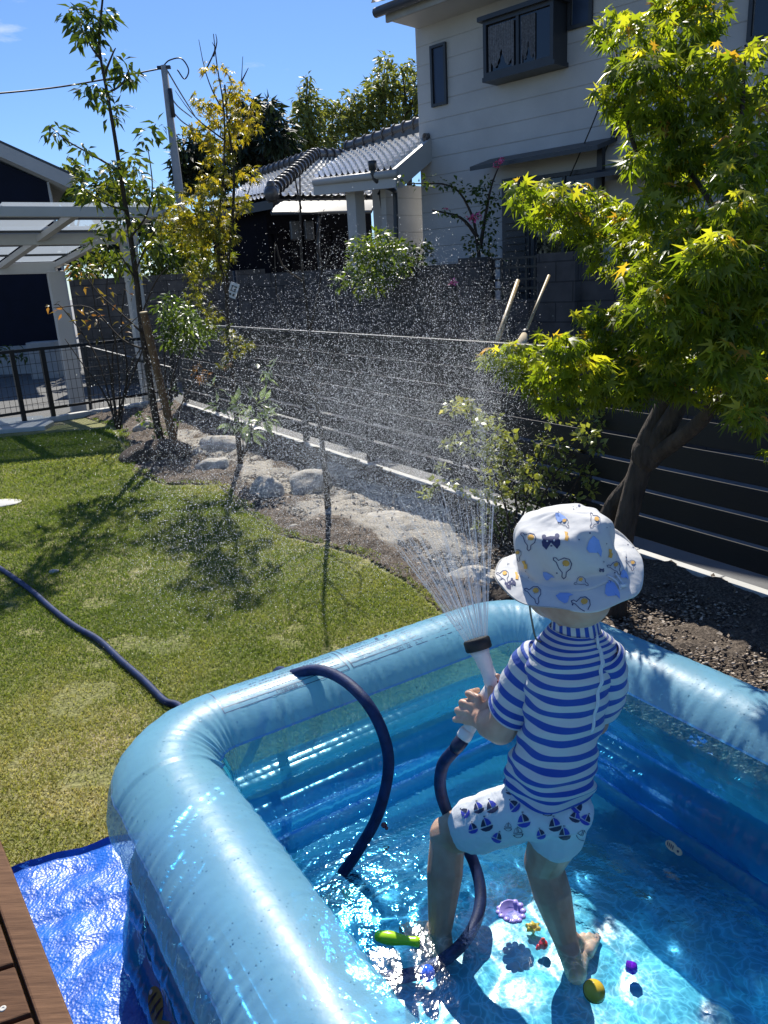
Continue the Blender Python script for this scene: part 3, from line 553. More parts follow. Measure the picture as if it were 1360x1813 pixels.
# street wall in front of the house with pillars and railing
def uvwall(b, O, u, s0, s1, z0, z1, th, name, m, parent):
    bb = MB(); bb.pbox(O, u, s0, s1, z0, z1, 0, th); o = bb.build(name, m, parent, smooth=False); uv = o.data.uv_layers.new(name='UVMap')
    for pl in o.data.polygons:
        for li in pl.loop_indices:
            co = o.data.vertices[o.data.loops[li].vertex_index].co; uv.data[li].uv = (co.x*u[0]+co.y*u[1] if abs(pl.normal.z) < .9 else co.x, co.z)
            if abs(pl.normal.x*u[0]+pl.normal.y*u[1]) > .9: uv.data[li].uv = (co.x*u[1]-co.y*u[0], co.z)
    return o
WO = (HO[0]+HN[0]*1.6, HO[1]+HN[1]*1.6)
def WQ(px, py): return onp(px, py, WO, HU)
wl = empty('street_wall', (WO[0], WO[1], -.3), 'grey concrete block wall with pillars and railing in front of the white house', 'wall')
ztop = WQ(860, 455)[1]; sA, sB, sC, sD = WQ(600, 460)[0], WQ(872, 460)[0], WQ(975, 450)[0], WQ(1062, 450)[0]
uvwall(None, WO, HU, sA-.2, sB-.3, -.3, ztop-.05, .15, 'block_panel', M['block'], wl)
uvwall(None, WO, HU, sB-.3, sB, -.3, ztop+.0, .24, 'wall_pillar', M['block'], wl); zp = WQ(1000, 447)[1]
uvwall(None, WO, HU, sB, sC, -.3, WQ(900, 530)[1], .14, 'low_panel', M['block'], wl)
uvwall(None, WO, HU, sC, sC+.45, -.3, zp, .26, 'wall_pillar', M['block'], wl); uvwall(None, WO, HU, sC+.45, sC+5, -.3, zp-.12, .15, 'block_panel', M['block'], wl)
b = MB(); zr0, zr1 = WQ(930, 512)[1], WQ(900, 460)[1]
for z in (zr0, zr1, zr0*.7+zr1*.3, zr0*.3+zr1*.7): b.pbox(WO, HU, sB+.02, sC-.02, z, z+.025, .06, .085)
for k in range(7): s = sB+.05+(sC-sB-.1)*k/6; b.pbox(WO, HU, s, s+.025, zr0-.1, zr1, .052, .078)
b.build('railing', M['black_metal'], wl, smooth=False)
# ---------------- dark single storey house beyond, hipped tile roof
dh = empty('dark_house', A(500, 480, 16), 'dark single storey house with hipped tile roof and curved carport canopy', 'house')
a0, a1, a2, a3 = A(372, 372, 15.5), A(482, 350, 14.4), A(560, 282, 17.8), A(455, 318, 20)
tiled('roof_tiles', a0, a1, a2, a3, 17, 14, dh, None, .045, .04, 6)
c0_, c1_, c2_, c3_ = a1, A(668, 348, 15.6), A(660, 282, 19.5), a2
tiled('roof_tiles', c0_, c1_, c2_, c3_, 15, 12, dh, None, .045, .04, 6)
cap_ridge('hip_ridge', a1+[0, 0, .10], a2+[0, 0, .12], .11, dh); cap_ridge('ridge', a2+[0, 0, .1], c2_+[0, 0, .1], .11, dh); cap_ridge('ridge', a3+[0, 0, .1], a2+[0, 0, .1], .11, dh)
b = MB(); e = V(a1)+Vector((0, -.05, .06)); b.ball(e, .14, 10, 6); b.ball(e+Vector((0, 0, .14)), .08, 8, 5); b.build('ridge_end', M['ridge_tile'], dh)
b = MB(); backing(b, [a0, a1, a2, a3], .15); backing(b, [c0_, c1_, c2_, c3_], .15); b.build('eaves', M['frame_grey'], dh, smooth=False)
w0, w1, w2 = A(385, 500, 15.9), A(482, 500, 14.9), A(664, 500, 16.2); b = MB()
for p, q in ((w0, w1), (w1, w2)):
    b.prism([(p[0], p[1], -.3), (q[0], q[1], -.3), (q[0], q[1], 3.0), (p[0], p[1], 3.0)], (0, .15, 0))
M['dark_wall'] = mat('dark_wall', (.005, .005, .008), .8, .3, 2., spec=.1); b.build('wall', M['dark_wall'], dh, smooth=False)
b = MB()
for k in range(7):
    s = .06+k*.135; p = w1*(1-s)+w2*s; q = w1*(1-s-.02)+w2*(s+.02); b.prism([(p[0], p[1]-.03, .2), (q[0], q[1]-.03, .2), (q[0], q[1]-.03, 2.3), (p[0], p[1]-.03, 2.3)], (0, -.03, 0))
for z in (.9, 2.3): p, q = w1, w2; b.prism([(p[0], p[1]-.03, z), (q[0], q[1]-.03, z), (q[0], q[1]-.03, z+.06), (p[0], p[1]-.03, z+.06)], (0, -.04, 0))
b.build('window', M['dark_wall'], dh, smooth=False)
# curved polycarbonate canopy
b = MB(); fr = MB(); q0, q1 = A(492, 385, 13.6), A(668, 381, 14.6)
def arc(u, s):
    base = q0*(1-u)+q1*u; return base+np.array([0, .0, 0])+np.array([-.1+s*.2, s*1.6, .36*math.sin(math.pi*(.08+s*.55))])
b.grid(lambda u, s: arc(u, s), 12, 10)
M['smoke_panel'] = mat('smoke_panel', (.035, .033, .035), .5, .1, 2., spec=.2); b.build('canopy_sheet', M['smoke_panel'], dh)
for u in np.linspace(0, 1, 5): fr.tube([arc(u, s)-[0, 0, .02] for s in np.linspace(0, 1, 9)], .022, 5)
for s in (0, .5, 1): fr.tube([arc(0, s)-[0, 0, .03], arc(1, s)-[0, 0, .03]], .025, 5)
pz = A(566, 470, 14.2); fr.tube([(pz[0], pz[1], -.3), (pz[0], pz[1], 2.0), (pz[0]+.05, pz[1]-.1, 2.5)], .035, 6); fr.build('canopy_frame', M['frame_grey'], dh)
for px in (522, 547):
    p = A(px, 408, 14.3); b = MB(); b.box(p, (.16, .12, .32), .3); bevel(b.build('meter_box', M['rock'] if False else M['ridge_tile'], dh, smooth=False), .02)
# low block wall in front of dark house
for nm, P0, P1, ht, lab in (('block_wall', A(132, 520, 15.5), A(330, 520, 15.3), 'z', 'long low grey block wall behind the white carport posts'), ('block_wall', A(395, 520, 13.2), A(560, 520, 12.6), 'y', 'dark block wall in front of the dark house left of the porch')):
    u = (P1-P0)[:2]; Ln = np.linalg.norm(u); u = tuple(u/Ln); zt = A(0, 0, 1)[2]; zt = (A(235, 490, 15.4) if ht == 'z' else A(470, 484, 12.9))[2]
    o = uvwall(None, (P0[0], P0[1]), u, 0, Ln+(1.6 if ht == 'z' else .9), -.3, zt, .15, nm, M['block_warm'] if ht == 'z' else M['block'], None); tag(o, lab, 'wall')
# small white notice hanging on a post
p = A(413, 514, 8.6); nb = empty('hanging_notice', p, 'small tilted white plate with dark marks hanging by the yellow leaved tree', 'sign')
b = MB(); b.box(p, (.095, .008, .16)); pl = b.build('plate', M['white_plastic'], nb, smooth=False); b = MB()
for (cx, cz, sx, sz) in ((0, .045, .06, .008), (-.02, .02, .008, .05), (.02, .02, .008, .05), (0, -.008, .06, .008), (-.018, -.045, .022, .022), (.018, -.045, .02, .03), (.01, .02, .008, .03)): b.box(p+[cx, -.006, cz], (sx, .004, sz))
b.build('marks', M['frame_grey'], pl, smooth=False); nb.rotation_euler = (0, .42, 0)
b = MB(); p2 = fp(1.55, -.1); b.tube([(p[0]+.03, p[1]+.03, -.3), (p[0]+.03, p[1]+.03, p[2]+.2)], .02, 8); b.build('post', M['black_metal'], None); tag(C.objects[-1], 'thin dark post carrying the small white notice plate', 'post')
# ---------------- navy house, far left
nh = empty('navy_house', A(40, 500, 18.8), 'navy walled house with a pale gable edge behind the carport', 'house')
n0, n1 = A(-330, 400, 19.2), A(97, 400, 18.6); gx = n1
zt_ = A(97, 322, 18.6)[2]; b = MB(); ap = A(-330, 120, 19.2)
b.prism([(n0[0], n0[1], -.3), (n1[0], n1[1], -.3), (n1[0], n1[1], zt_), (n0[0], n0[1], ap[2])], (-2.9, 6, 0)); b.build('wall', M['siding_dark'], nh, smooth=False)
g0, g1 = A(127, 322, 18.1), A(-330, 115, 18.7); b = MB(); b.beam(g0, g1, .09, .26); b.build('barge_board', M['white_post'], nh, smooth=False)
b = MB(); P = [V(g0)+Vector((0, -.05, .15)), V(g1)+Vector((0, -.05, .15)), V(g1)+Vector((-3, 6.5, .15)), V(g0)+Vector((-3, 6.5, .15))]; b.prism(P, (0, 0, .05)); b.build('roof', M['frame_grey'], nh, smooth=False)
b = MB(); P = [V(g0)+Vector((-.1, .0, -.1)), V(g1)+Vector((0, .0, -.1)), V(g1)+Vector((-3, 6.4, -.1)), V(g0)+Vector((-3.1, 6.4, -.1))]; b.prism(P, (0, 0, .1)); b.build('soffit', M['concrete_pale'], nh, smooth=False)
b = MB(); b.beam((n1[0]+.03, n1[1]-.02, -.3), (n1[0]+.03, n1[1]-.02, zt_), .05, .05); b.build('corner_trim', M['white_post'], nh, smooth=False)
b = MB(); b.beam((n0[0], n0[1]-.04, .03), (n1[0], n1[1]-.04, .03), .06, .66); b.build('foundation', M['concrete'], nh, smooth=False)
p = A(68, 560, 17.4); b = MB(); b.box((p[0], p[1], .1), (.62, .4, .8), .05); tag(bevel(b.build('utility_box', M['concrete'], None, smooth=False), .02), 'grey box standing against the navy house wall under the carport', 'box')
# ---------------- carport
def polymat():
    m, t, o = newmat('poly_roof'); p = N(t, 'ShaderNodeBsdfPrincipled', Roughness=.3); p.inputs['Base Color'].default_value = (.5, .56, .62, 1); tl = N(t, 'ShaderNodeBsdfTranslucent'); tl.inputs[0].default_value = (.75, .8, .85, 1); tr = N(t, 'ShaderNodeBsdfTransparent'); tr.inputs[0].default_value = (.78, .82, .85, 1)
    a = N(t, 'ShaderNodeMixShader'); a.inputs[0].default_value = .55; t.links.new(p.outputs[0], a.inputs[1]); t.links.new(tl.outputs[0], a.inputs[2]); c = N(t, 'ShaderNodeMixShader'); c.inputs[0].default_value = .4; t.links.new(tr.outputs[0], c.inputs[1]); t.links.new(a.outputs[0], c.inputs[2]); t.links.new(c.outputs[0], o.inputs[0]); return m
M['poly_roof'] = polymat()
cp = empty('carport', A(140, 740, 12), 'white framed carport with translucent roof panels and two square posts', 'carport')
def CR(px, py, Y): return A(px, py, Y)
B1 = (A(-260, 374, 9.0), A(288, 376, 9.4)); B2 = (A(-260, 421, 10.4), A(243, 416, 10.6)); B3 = (A(-260, 482, 12.0), A(100, 474, 12.0))
for (p, q), hh in ((B1, .11), (B2, .22), (B3, .16)):
    b = MB(); b.beam(p, q, .09, hh); bevel(b.build('beam', M['white_post'], cp, smooth=False), .006)
def CPn(u, v):    # u along beams from right end, v from near to far
    r = B1[1]*(1-v)+B3[1]*v; l = B1[0]*(1-v)+B3[0]*v; return r*(1-u)+l*u
for k in range(5):
    u = k*.27; b = MB(); b.beam(CPn(u, 0)+[0, 0, .03], CPn(u, 1)+[0, 0, .03], .09, .07); b.build('rafter', M['white_post'], cp, smooth=False)
for v in (.18, .38, .62, .82):
    b = MB(); b.beam(CPn(0, v)+[0, 0, .07], CPn(1.1, v)+[0, 0, .07], .03, .03); b.build('purlin', M['frame_grey'], cp, smooth=False)
for k in range(4):
    u = k*.27; b = MB(); P = [CPn(u+.014, .0), CPn(u+.256, .0), CPn(u+.256, 1), CPn(u+.014, 1)]; b.prism([V(p)+Vector((0, 0, .09)) for p in P], (0, 0, .01)); b.build('roof_panel', M['poly_roof'], cp, smooth=False)
for (pt, pb, Y, wd) in (((97, 480), (140, 742), 12.0, .22), ((226, 425), (266, 775), 10.6, .19)):
    p = A(pt[0], pt[1], Y); b = MB(); q = A(pb[0], pb[1], Y); b.box((p[0], p[1], (p[2]-.3)/2), (wd, wd, p[2]+.3), .5); bevel(b.build('post', M['white_post'], cp, smooth=False), .012)
# ---------------- utility pole and wires
up_ = empty('utility_pole', A(320, 360, 20), 'slim grey utility pole behind the small trees with wires at its top', 'utility pole')
pt = A(290, 116, 20); b = MB(); b.tube([(pt[0], pt[1], -.3), (pt[0], pt[1], pt[2])], [.15, .075], 12); b.build('pole', M['concrete'], up_)
b = MB(); b.tube([pt+[.1, -.1, -.5], pt+[.1, -.1, -1.1]], .05, 8); b.build('conduit', M['frame_grey'], up_); b = MB(); b.box(pt+[0, 0, -.04], (.3, .1, .06)); b.build('bracket', M['frame_grey'], up_)
b = MB(); b.tube(catmull([A(-200, 178, 16), A(-60, 170, 17), A(90, 156, 18.5), A(200, 138, 19.3), pt+[0, 0, -.05]], 6), .018, 5); b.tube(catmull([pt, pt+[.15, 0, .1], pt+[.42, 0, .12], pt+[.56, 0, -.12], pt+[.44, 0, -.3], pt+[.3, 0, -.1]], 5), .016, 5)
b.tube(catmull([A(297, 126, 20), A(320, 165, 22), A(345, 205, 25)], 5), .018, 5); b.tube(catmull([A(299, 165, 20), A(315, 188, 22), A(340, 208, 25)], 5), .018, 5); b.tube(catmull([A(308, 200, 20), A(325, 217, 22), A(350, 232, 25)], 5), .018, 5); b.build('wire', M['black_metal'], up_)
# ---------------- leaning canes and broom behind the fence
b = MB(); p, q = A(917, 497, 5.3), A(868, 640, 4.75); b.tube([p, p*.5+q*.5, q], [.014, .016, .016], 10); tag(b.build('bamboo_cane', M['bamboo_cane']), 'thick bamboo cane leaning behind the black fence', 'cane')
br_ = empty('broom', A(925, 600, 4.9), 'wooden handled broom leaning head down behind the black fence', 'broom')
p, q = A(972, 488, 5.3), A(930, 590, 4.9); b = MB(); b.tube([p, q], .010, 10); b.build('handle', M['bamboo_cane'], br_); b = MB(); r_ = A(912, 640, 4.75); b.tube([q, q*.6+r_*.4, r_], [.02, .035, .055], 10); b.build('head', M['wood_cut'], br_)
b = MB(); b.tube([q*1.08-r_*.08, q*.95+r_*.05], .022, 10); b.build('collar', M['black_rubber'], br_)

# ================================================================== TREES AND PLANTS
def plant(name, base, label, cat, group=None): return empty(name, base, label, cat, group)
# tall slender tree at the far left
T1 = plant('slender_tree', G(290, 795), 'tall slender young tree with tufts of dark leaves beside a wooden stake', 'tree')
b = MB(); Y1 = 7.06
pxtube(b, [(291, 800), (277, 745), (263, 660), (250, 570), (241, 490), (229, 405), (216, 325), (203, 240), (190, 165), (176, 80), (183, -15)], Y1, .04, .008, 8)
b.build('trunk', M['bark'], T1); b = MB()
for pts in ([(207, 300), (165, 275), (120, 250), (90, 225)], [(222, 372), (185, 360), (150, 335)], [(190, 165), (215, 150), (230, 120)], [(178, 105), (160, 80), (148, 45)], [(186, 130), (200, 95), (205, 85)], [(232, 420), (260, 380), (270, 330), (262, 260)], [(240, 480), (262, 430), (285, 395)], [(252, 590), (220, 560), (175, 520), (150, 485)], [(258, 620), (215, 600), (160, 545), (95, 545)], [(243, 500), (225, 470), (205, 440)], [(250, 560), (275, 500), (300, 470)]):
    pxtube(b, pts, Y1-.05, .011, .004, 5)
b.build('branches', M['bark'], T1)
cl = [(128, 22, 20), (152, 38, 26), (175, 22, 24), (192, 28, 16), (150, 70, 18), (170, 60, 18), (192, 108, 17), (225, 120, 20), (218, 140, 14), (232, 135, 12), (165, 165, 20), (180, 158, 16), (152, 155, 10), (200, 190, 20), (196, 210, 14), (98, 230, 20), (150, 258, 12), (152, 268, 8), (200, 290, 12), (233, 285, 22), (240, 310, 20), (200, 315, 22), (215, 335, 26), (195, 350, 20), (150, 330, 18), (165, 345, 16), (240, 345, 18), (268, 232, 16), (258, 248, 10), (285, 222, 10), (305, 250, 9), (280, 340, 20), (300, 350, 10), (170, 425, 16), (195, 440, 16), (225, 455, 16), (255, 440, 14), (160, 440, 10), (285, 395, 12), (210, 405, 20), (235, 385, 18), (180, 395, 12), (265, 410, 18), (205, 470, 14), (280, 430, 14), (240, 480, 12)]
P, O = clumps([(x, y, r*.95, Y1+rng.normal()*.12) for x, y, r in cl], 150); leaves('crown', P, LANCE, .105, M['green_leaf'], T1, np.clip(.1+.5*rng.random(len(P))+.30*(P[:, 2] < 2.5), 0, 1), .45, O*.6)
# wooden stake
b = MB(); p, q = A(254, 553, 6.85), G(312, 800); b.tube([q, q*.5+p*.5, p], [.037, .035, .033], 14, 0, cap=False); st = b.build('wooden_stake', M['stake']); tag(st, 'thick brown wooden stake with a pale sawn top leaning on the slender tree', 'stake')
b = MB(); ax = (p-q)/np.linalg.norm(p-q); b.lathe([(.0335, -.004), (.0335, .003)], p, ax, 14); b.build('sawn_top', M['wood_cut'], st)
# green climber at the corner of the fences
T4 = plant('corner_bush', G(300, 770), 'leafy green bush in the corner where the two fences meet', 'bush')
b = MB(); 
for pts in ([(310, 790), (300, 700), (320, 620), (330, 570)], [(310, 790), (295, 690), (290, 610), (290, 560)], [(310, 790), (320, 720), (350, 660), (352, 600)]): pxtube(b, pts, 7.5, .012, .004, 5)
b.build('stems', M['bark'], T4)
cl = [(300, 540, 22), (320, 555, 24), (340, 570, 24), (300, 575, 22), (320, 590, 28), (350, 590, 22), (305, 605, 18), (335, 610, 22), (290, 550, 14), (365, 580, 14), (380, 585, 12)]
P, O = clumps([(*c, 7.5+rng.normal()*.12) for c in cl], 330); leaves('crown', P, LANCE, .075, M['bright_leaf'], T4, np.clip(.15+.5*rng.random(len(P)), 0, 1), .4, O*.5)
# low green plant by the tree foot
T5 = plant('ground_plant', G(300, 770, .03), 'small leafy plant growing at the foot of the wooden stake', 'plant')
P, O = clumps([(245, 738, 14, 7.2), (265, 745, 14, 7.1), (300, 720, 12, 7.2), (312, 690, 10, 7.2), (278, 760, 14, 7), (310, 745, 12, 7.1)], 160); leaves('foliage', P, OVAL, .05, M['bright_leaf'], T5, rng.random(len(P))*.7, .2)
# reddish shrub with bare stems
T6 = plant('red_leaved_shrub', G(208, 770), 'thin many stemmed shrub with sparse reddish leaves in front of the mesh fence', 'shrub')
b = MB()
for pts in ([(207, 760), (200, 700), (192, 640), (172, 560), (160, 490)], [(209, 760), (212, 690), (205, 610), (190, 540), (190, 480)], [(205, 755), (190, 690), (165, 620), (110, 545), (95, 540)], [(212, 760), (222, 690), (235, 640), (262, 600)], [(208, 750), (180, 690), (150, 650), (115, 600)], [(210, 740), (225, 660), (215, 580), (222, 500)], [(206, 740), (199, 660), (205, 600), (245, 560)], [(211, 730), (240, 650), (252, 620), (262, 560)]): pxtube(b, pts, 7.7, .012, .004, 5)
b.build('stems', M['bark_grey'], T6)
cl = [(95, 545, 12), (110, 552, 10), (150, 565, 16), (165, 560, 14), (160, 480, 18), (135, 490, 14), (175, 465, 16), (190, 520, 14), (215, 570, 12), (140, 510, 10), (180, 600, 9), (235, 520, 10), (245, 505, 10), (130, 470, 10), (200, 540, 10), (150, 590, 8), (218, 590, 8)]
P, O = clumps([(*c, 7.7+rng.normal()*.15) for c in cl], 75); leaves('crown', P, LANCE, .075, M['red_leaf'], T6, np.clip(rng.random(len(P)), 0, 1), .2, O*.5)
# yellow maple
T2 = plant('yellow_maple', G(428, 825), 'slim young maple turning yellow with bare twigs at its top', 'tree'); Y2 = 6.25
b = MB(); pxtube(b, [(428, 842), (423, 790), (415, 700), (408, 620), (402, 540), (405, 450), (412, 380), (414, 300), (404, 220), (398, 150)], Y2, .026, .006, 8)
pxtube(b, [(402, 520), (385, 440), (388, 380), (396, 300), (397, 200), (385, 120), (378, 60)], Y2-.05, .015, .003, 6); b.build('trunk', M['bark_grey'], T2); b = MB()
for pts in ([(397, 200), (376, 160), (362, 120), (352, 70)], [(398, 190), (410, 150), (402, 130)], [(404, 220), (425, 160), (430, 100)], [(425, 150), (435, 130), (440, 120)], [(378, 100), (384, 75), (382, 60)], [(362, 130), (380, 90), (376, 75)], [(400, 250), (360, 220), (335, 195), (310, 160)], [(404, 430), (370, 420), (330, 400)], [(405, 450), (370, 470), (345, 500)], [(410, 400), (440, 340), (445, 310)], [(402, 560), (380, 545), (350, 510)], [(408, 620), (440, 590), (450, 580)]): pxtube(b, pts, Y2, .007, .002, 5, 3)
b.build('branches', M['bark_grey'], T2)
cl = [(360, 118, 9), (385, 115, 9), (405, 127, 8), (375, 125, 6), (347, 172, 12), (365, 185, 16), (395, 165, 20), (418, 160, 18), (430, 185, 20), (445, 215, 18), (385, 200, 22), (410, 215, 24), (365, 215, 16), (342, 232, 14), (385, 245, 22), (420, 240, 20), (370, 268, 16), (395, 285, 18), (365, 315, 18), (390, 320, 18), (440, 310, 16), (350, 345, 18), (375, 350, 22), (405, 370, 20), (430, 355, 14), (340, 372, 20), (310, 375, 16), (325, 395, 22), (355, 400, 24), (385, 400, 22), (295, 390, 14), (290, 410, 12), (345, 425, 24), (375, 430, 22), (400, 415, 16), (325, 420, 18), (355, 455, 20), (340, 480, 16), (375, 475, 22), (395, 460, 14), (350, 505, 14), (345, 525, 12), (365, 540, 12), (375, 560, 12), (372, 580, 9), (410, 600, 14), (425, 612, 14), (405, 585, 10), (440, 608, 9), (395, 640, 10), (408, 630, 10)]
cl = [(x, y, r*(1.12 if y < 300 else 1.3), Y2+rng.normal()*.16) for x, y, r in cl]
P, O = clumps(cl, 120); tc_ = np.clip(.02+.55*rng.random(len(P))+(P[:, 2]-1.6)*.24, 0, 1); leaves('crown', P, MAPLE, .092, M['yellow_maple'], T2, tc_, .45, O*.6)
P, O = clumps([(352, 662, 14, 5.9), (365, 668, 14, 5.9), (345, 650, 10, 5.9), (402, 645, 9, 5.9)], 90); leaves('low_leaves', P, MAPLE, .07, M['red_leaf'], T2, .6+.4*rng.random(len(P)), .3, O)
# nandina like plant beside it
T7 = plant('lance_leaved_plant', G(430, 800), 'pale plant with long narrow leaves at the foot of the yellow maple', 'plant')
P, O = clumps([(395, 715, 14, 5.7), (420, 712, 14, 5.7), (445, 718, 18, 5.6), (465, 715, 14, 5.6), (415, 745, 16, 5.6), (450, 745, 20, 5.5), (475, 740, 16, 5.5), (440, 765, 14, 5.5), (380, 690, 10, 5.8)], 75); leaves('foliage', P, LANCE, .11, M['pale_leaf'], T7, rng.random(len(P)), .05, O)
b = MB()
for x in (400, 425, 450, 470): pxtube(b, [(430, 810), (435+(x-435)*.5, 770), (x, 725)], 5.6, .006, .003, 5, 3)
b.build('stems', M['bark_grey'], T7)
# bare sapling
T3 = plant('bare_sapling', G(580, 900), 'nearly leafless dark sapling standing in the spray in the middle of the bed', 'tree'); Y3 = 4.75
b = MB(); pxtube(b, [(581, 902), (578, 860), (572, 800), (566, 750), (555, 660), (545, 560), (535, 470), (532, 380), (531, 300)], Y3, .022, .004, 8); b.build('trunk', M['bark'], T3); b = MB()
for pts in ([(548, 590), (570, 480), (560, 430), (572, 375)], [(533, 370), (525, 330), (520, 300)], [(555, 660), (520, 600), (490, 520)], [(560, 700), (600, 600), (590, 500)], [(538, 500), (500, 470), (487, 430), (489, 520)], [(572, 480), (590, 440), (592, 430)], [(566, 750), (520, 700), (480, 660)]): pxtube(b, pts, Y3, .007, .003, 5, 3)
b.build('branches', M['bark'], T3)
P, O = clumps([(455, 655, 10, 4.7), (470, 650, 12, 4.7), (485, 655, 10, 4.7), (472, 668, 8, 4.7)], 70); leaves('leaves', P, LANCE, .07, M['pale_leaf'], T3, rng.random(len(P)), .1, O)
# shrub by the fence
T8 = plant('fence_shrub', G(900, 985), 'open shrub with small yellow green leaves in front of the black fence', 'shrub'); Y8 = 3.9
b = MB()
for pts in ([(905, 990), (900, 920), (880, 850), (850, 780), (825, 725)], [(908, 990), (915, 900), (900, 830), (890, 790)], [(900, 985), (860, 930), (810, 880), (765, 870)], [(910, 985), (950, 900), (990, 830), (1040, 770)], [(912, 985), (960, 920), (1010, 870), (1050, 800)], [(905, 980), (935, 880), (950, 820), (975, 750)], [(903, 985), (870, 900), (835, 830), (800, 790)], [(909, 985), (940, 930), (985, 900), (1030, 870)]): pxtube(b, pts, Y8, .009, .003, 5)
b.build('stems', M['bark_grey'], T8)
cl = [(800, 722, 14), (820, 720, 18), (838, 728, 12), (855, 752, 18), (875, 745, 14), (885, 765, 14), (800, 785, 12), (820, 780, 14), (785, 790, 8), (850, 790, 18), (875, 800, 24), (900, 790, 18), (905, 770, 12), (765, 860, 12), (755, 875, 10), (785, 830, 9), (800, 855, 10), (830, 800, 10), (890, 830, 22), (860, 840, 14), (915, 820, 20), (935, 850, 24), (910, 860, 24), (880, 870, 22), (855, 880, 14), (830, 870, 10), (960, 820, 20), (985, 790, 16), (960, 780, 14), (1000, 830, 20), (1020, 800, 18), (1040, 770, 18), (1055, 745, 16), (1030, 750, 14), (1060, 790, 14), (1010, 860, 18), (970, 860, 22), (940, 890, 22), (1040, 840, 16), (900, 895, 24), (870, 915, 20), (1045, 870, 12), (1000, 760, 12), (970, 745, 10), (1020, 890, 14), (850, 930, 12), (890, 935, 20), (870, 955, 14)]
P, O = clumps([(x, y, r, Y8+rng.normal()*.16) for x, y, r in cl], 230); leaves('crown', P, OVAL, .038, M['shrub_leaf'], T8, np.clip(.15+.5*rng.random(len(P))+.4*(P[:, 2] > .75)*rng.random(len(P)), 0, 1), .0, O*.7)
# ---------------- big green maple on the right
TM = plant('green_maple', G(1092, 1082), 'large green maple with yellowing tips and a forked trunk beside the pool', 'tree')
b = MB(); pxtube(b, [(1090, 1095, 2.95), (1093, 1020, 2.97), (1105, 940, 2.98), (1122, 870, 2.98), (1140, 810, 2.96)], 3, .046, .043, 12); pxtube(b, [(1140, 815, 2.96), (1150, 775, 2.94), (1172, 730, 2.92), (1180, 700, 2.9)], 3, .05, .034, 12)
pxtube(b, [(1150, 800, 2.95), (1190, 740, 2.85), (1215, 690, 2.8)], 3, .045, .03, 10); pxtube(b, [(1150, 810, 2.95), (1205, 775, 2.8), (1255, 730, 2.6), (1310, 640, 2.4)], 3, .04, .018, 10)
pxtube(b, [(1060, 945, 3.15), (1090, 890, 3.1), (1125, 850, 3.03), (1140, 805, 2.98)], 3, .035, .045, 10)
p = A(1146, 802, 2.95); b.ball(p, (.062, .06, .075), 12, 8); b.build('trunk', M['bark_grey'], TM); b = MB()
for pts, r in (([(1180, 700, 2.9), (1190, 600, 2.9), (1180, 450, 2.9), (1190, 300, 2.85), (1200, 100, 2.8)], .035), ([(1180, 700, 2.9), (1120, 640, 2.8), (1000, 640, 2.65), (900, 640, 2.6)], .016), ([(1185, 560, 2.9), (1130, 470, 3), (1040, 400, 3.1), (930, 350, 3.2)], .016), ([(1215, 690, 2.8), (1260, 560, 2.6), (1290, 420, 2.4), (1310, 250, 2.6), (1320, 80, 2.7)], .028), ([(1260, 560, 2.6), (1280, 500, 2.2), (1300, 420, 2.0)], .012), ([(1185, 400, 2.9), (1120, 250, 2.8), (1090, 90, 2.9)], .012), ([(1215, 690, 2.8), (1190, 600, 2.4), (1160, 520, 2.2)], .012), ([(1290, 420, 2.4), (1240, 330, 2.6), (1180, 260, 2.7)], .012)): pxtube(b, pts, 3, r, .004, 7)
b.build('branches', M['bark'], TM)
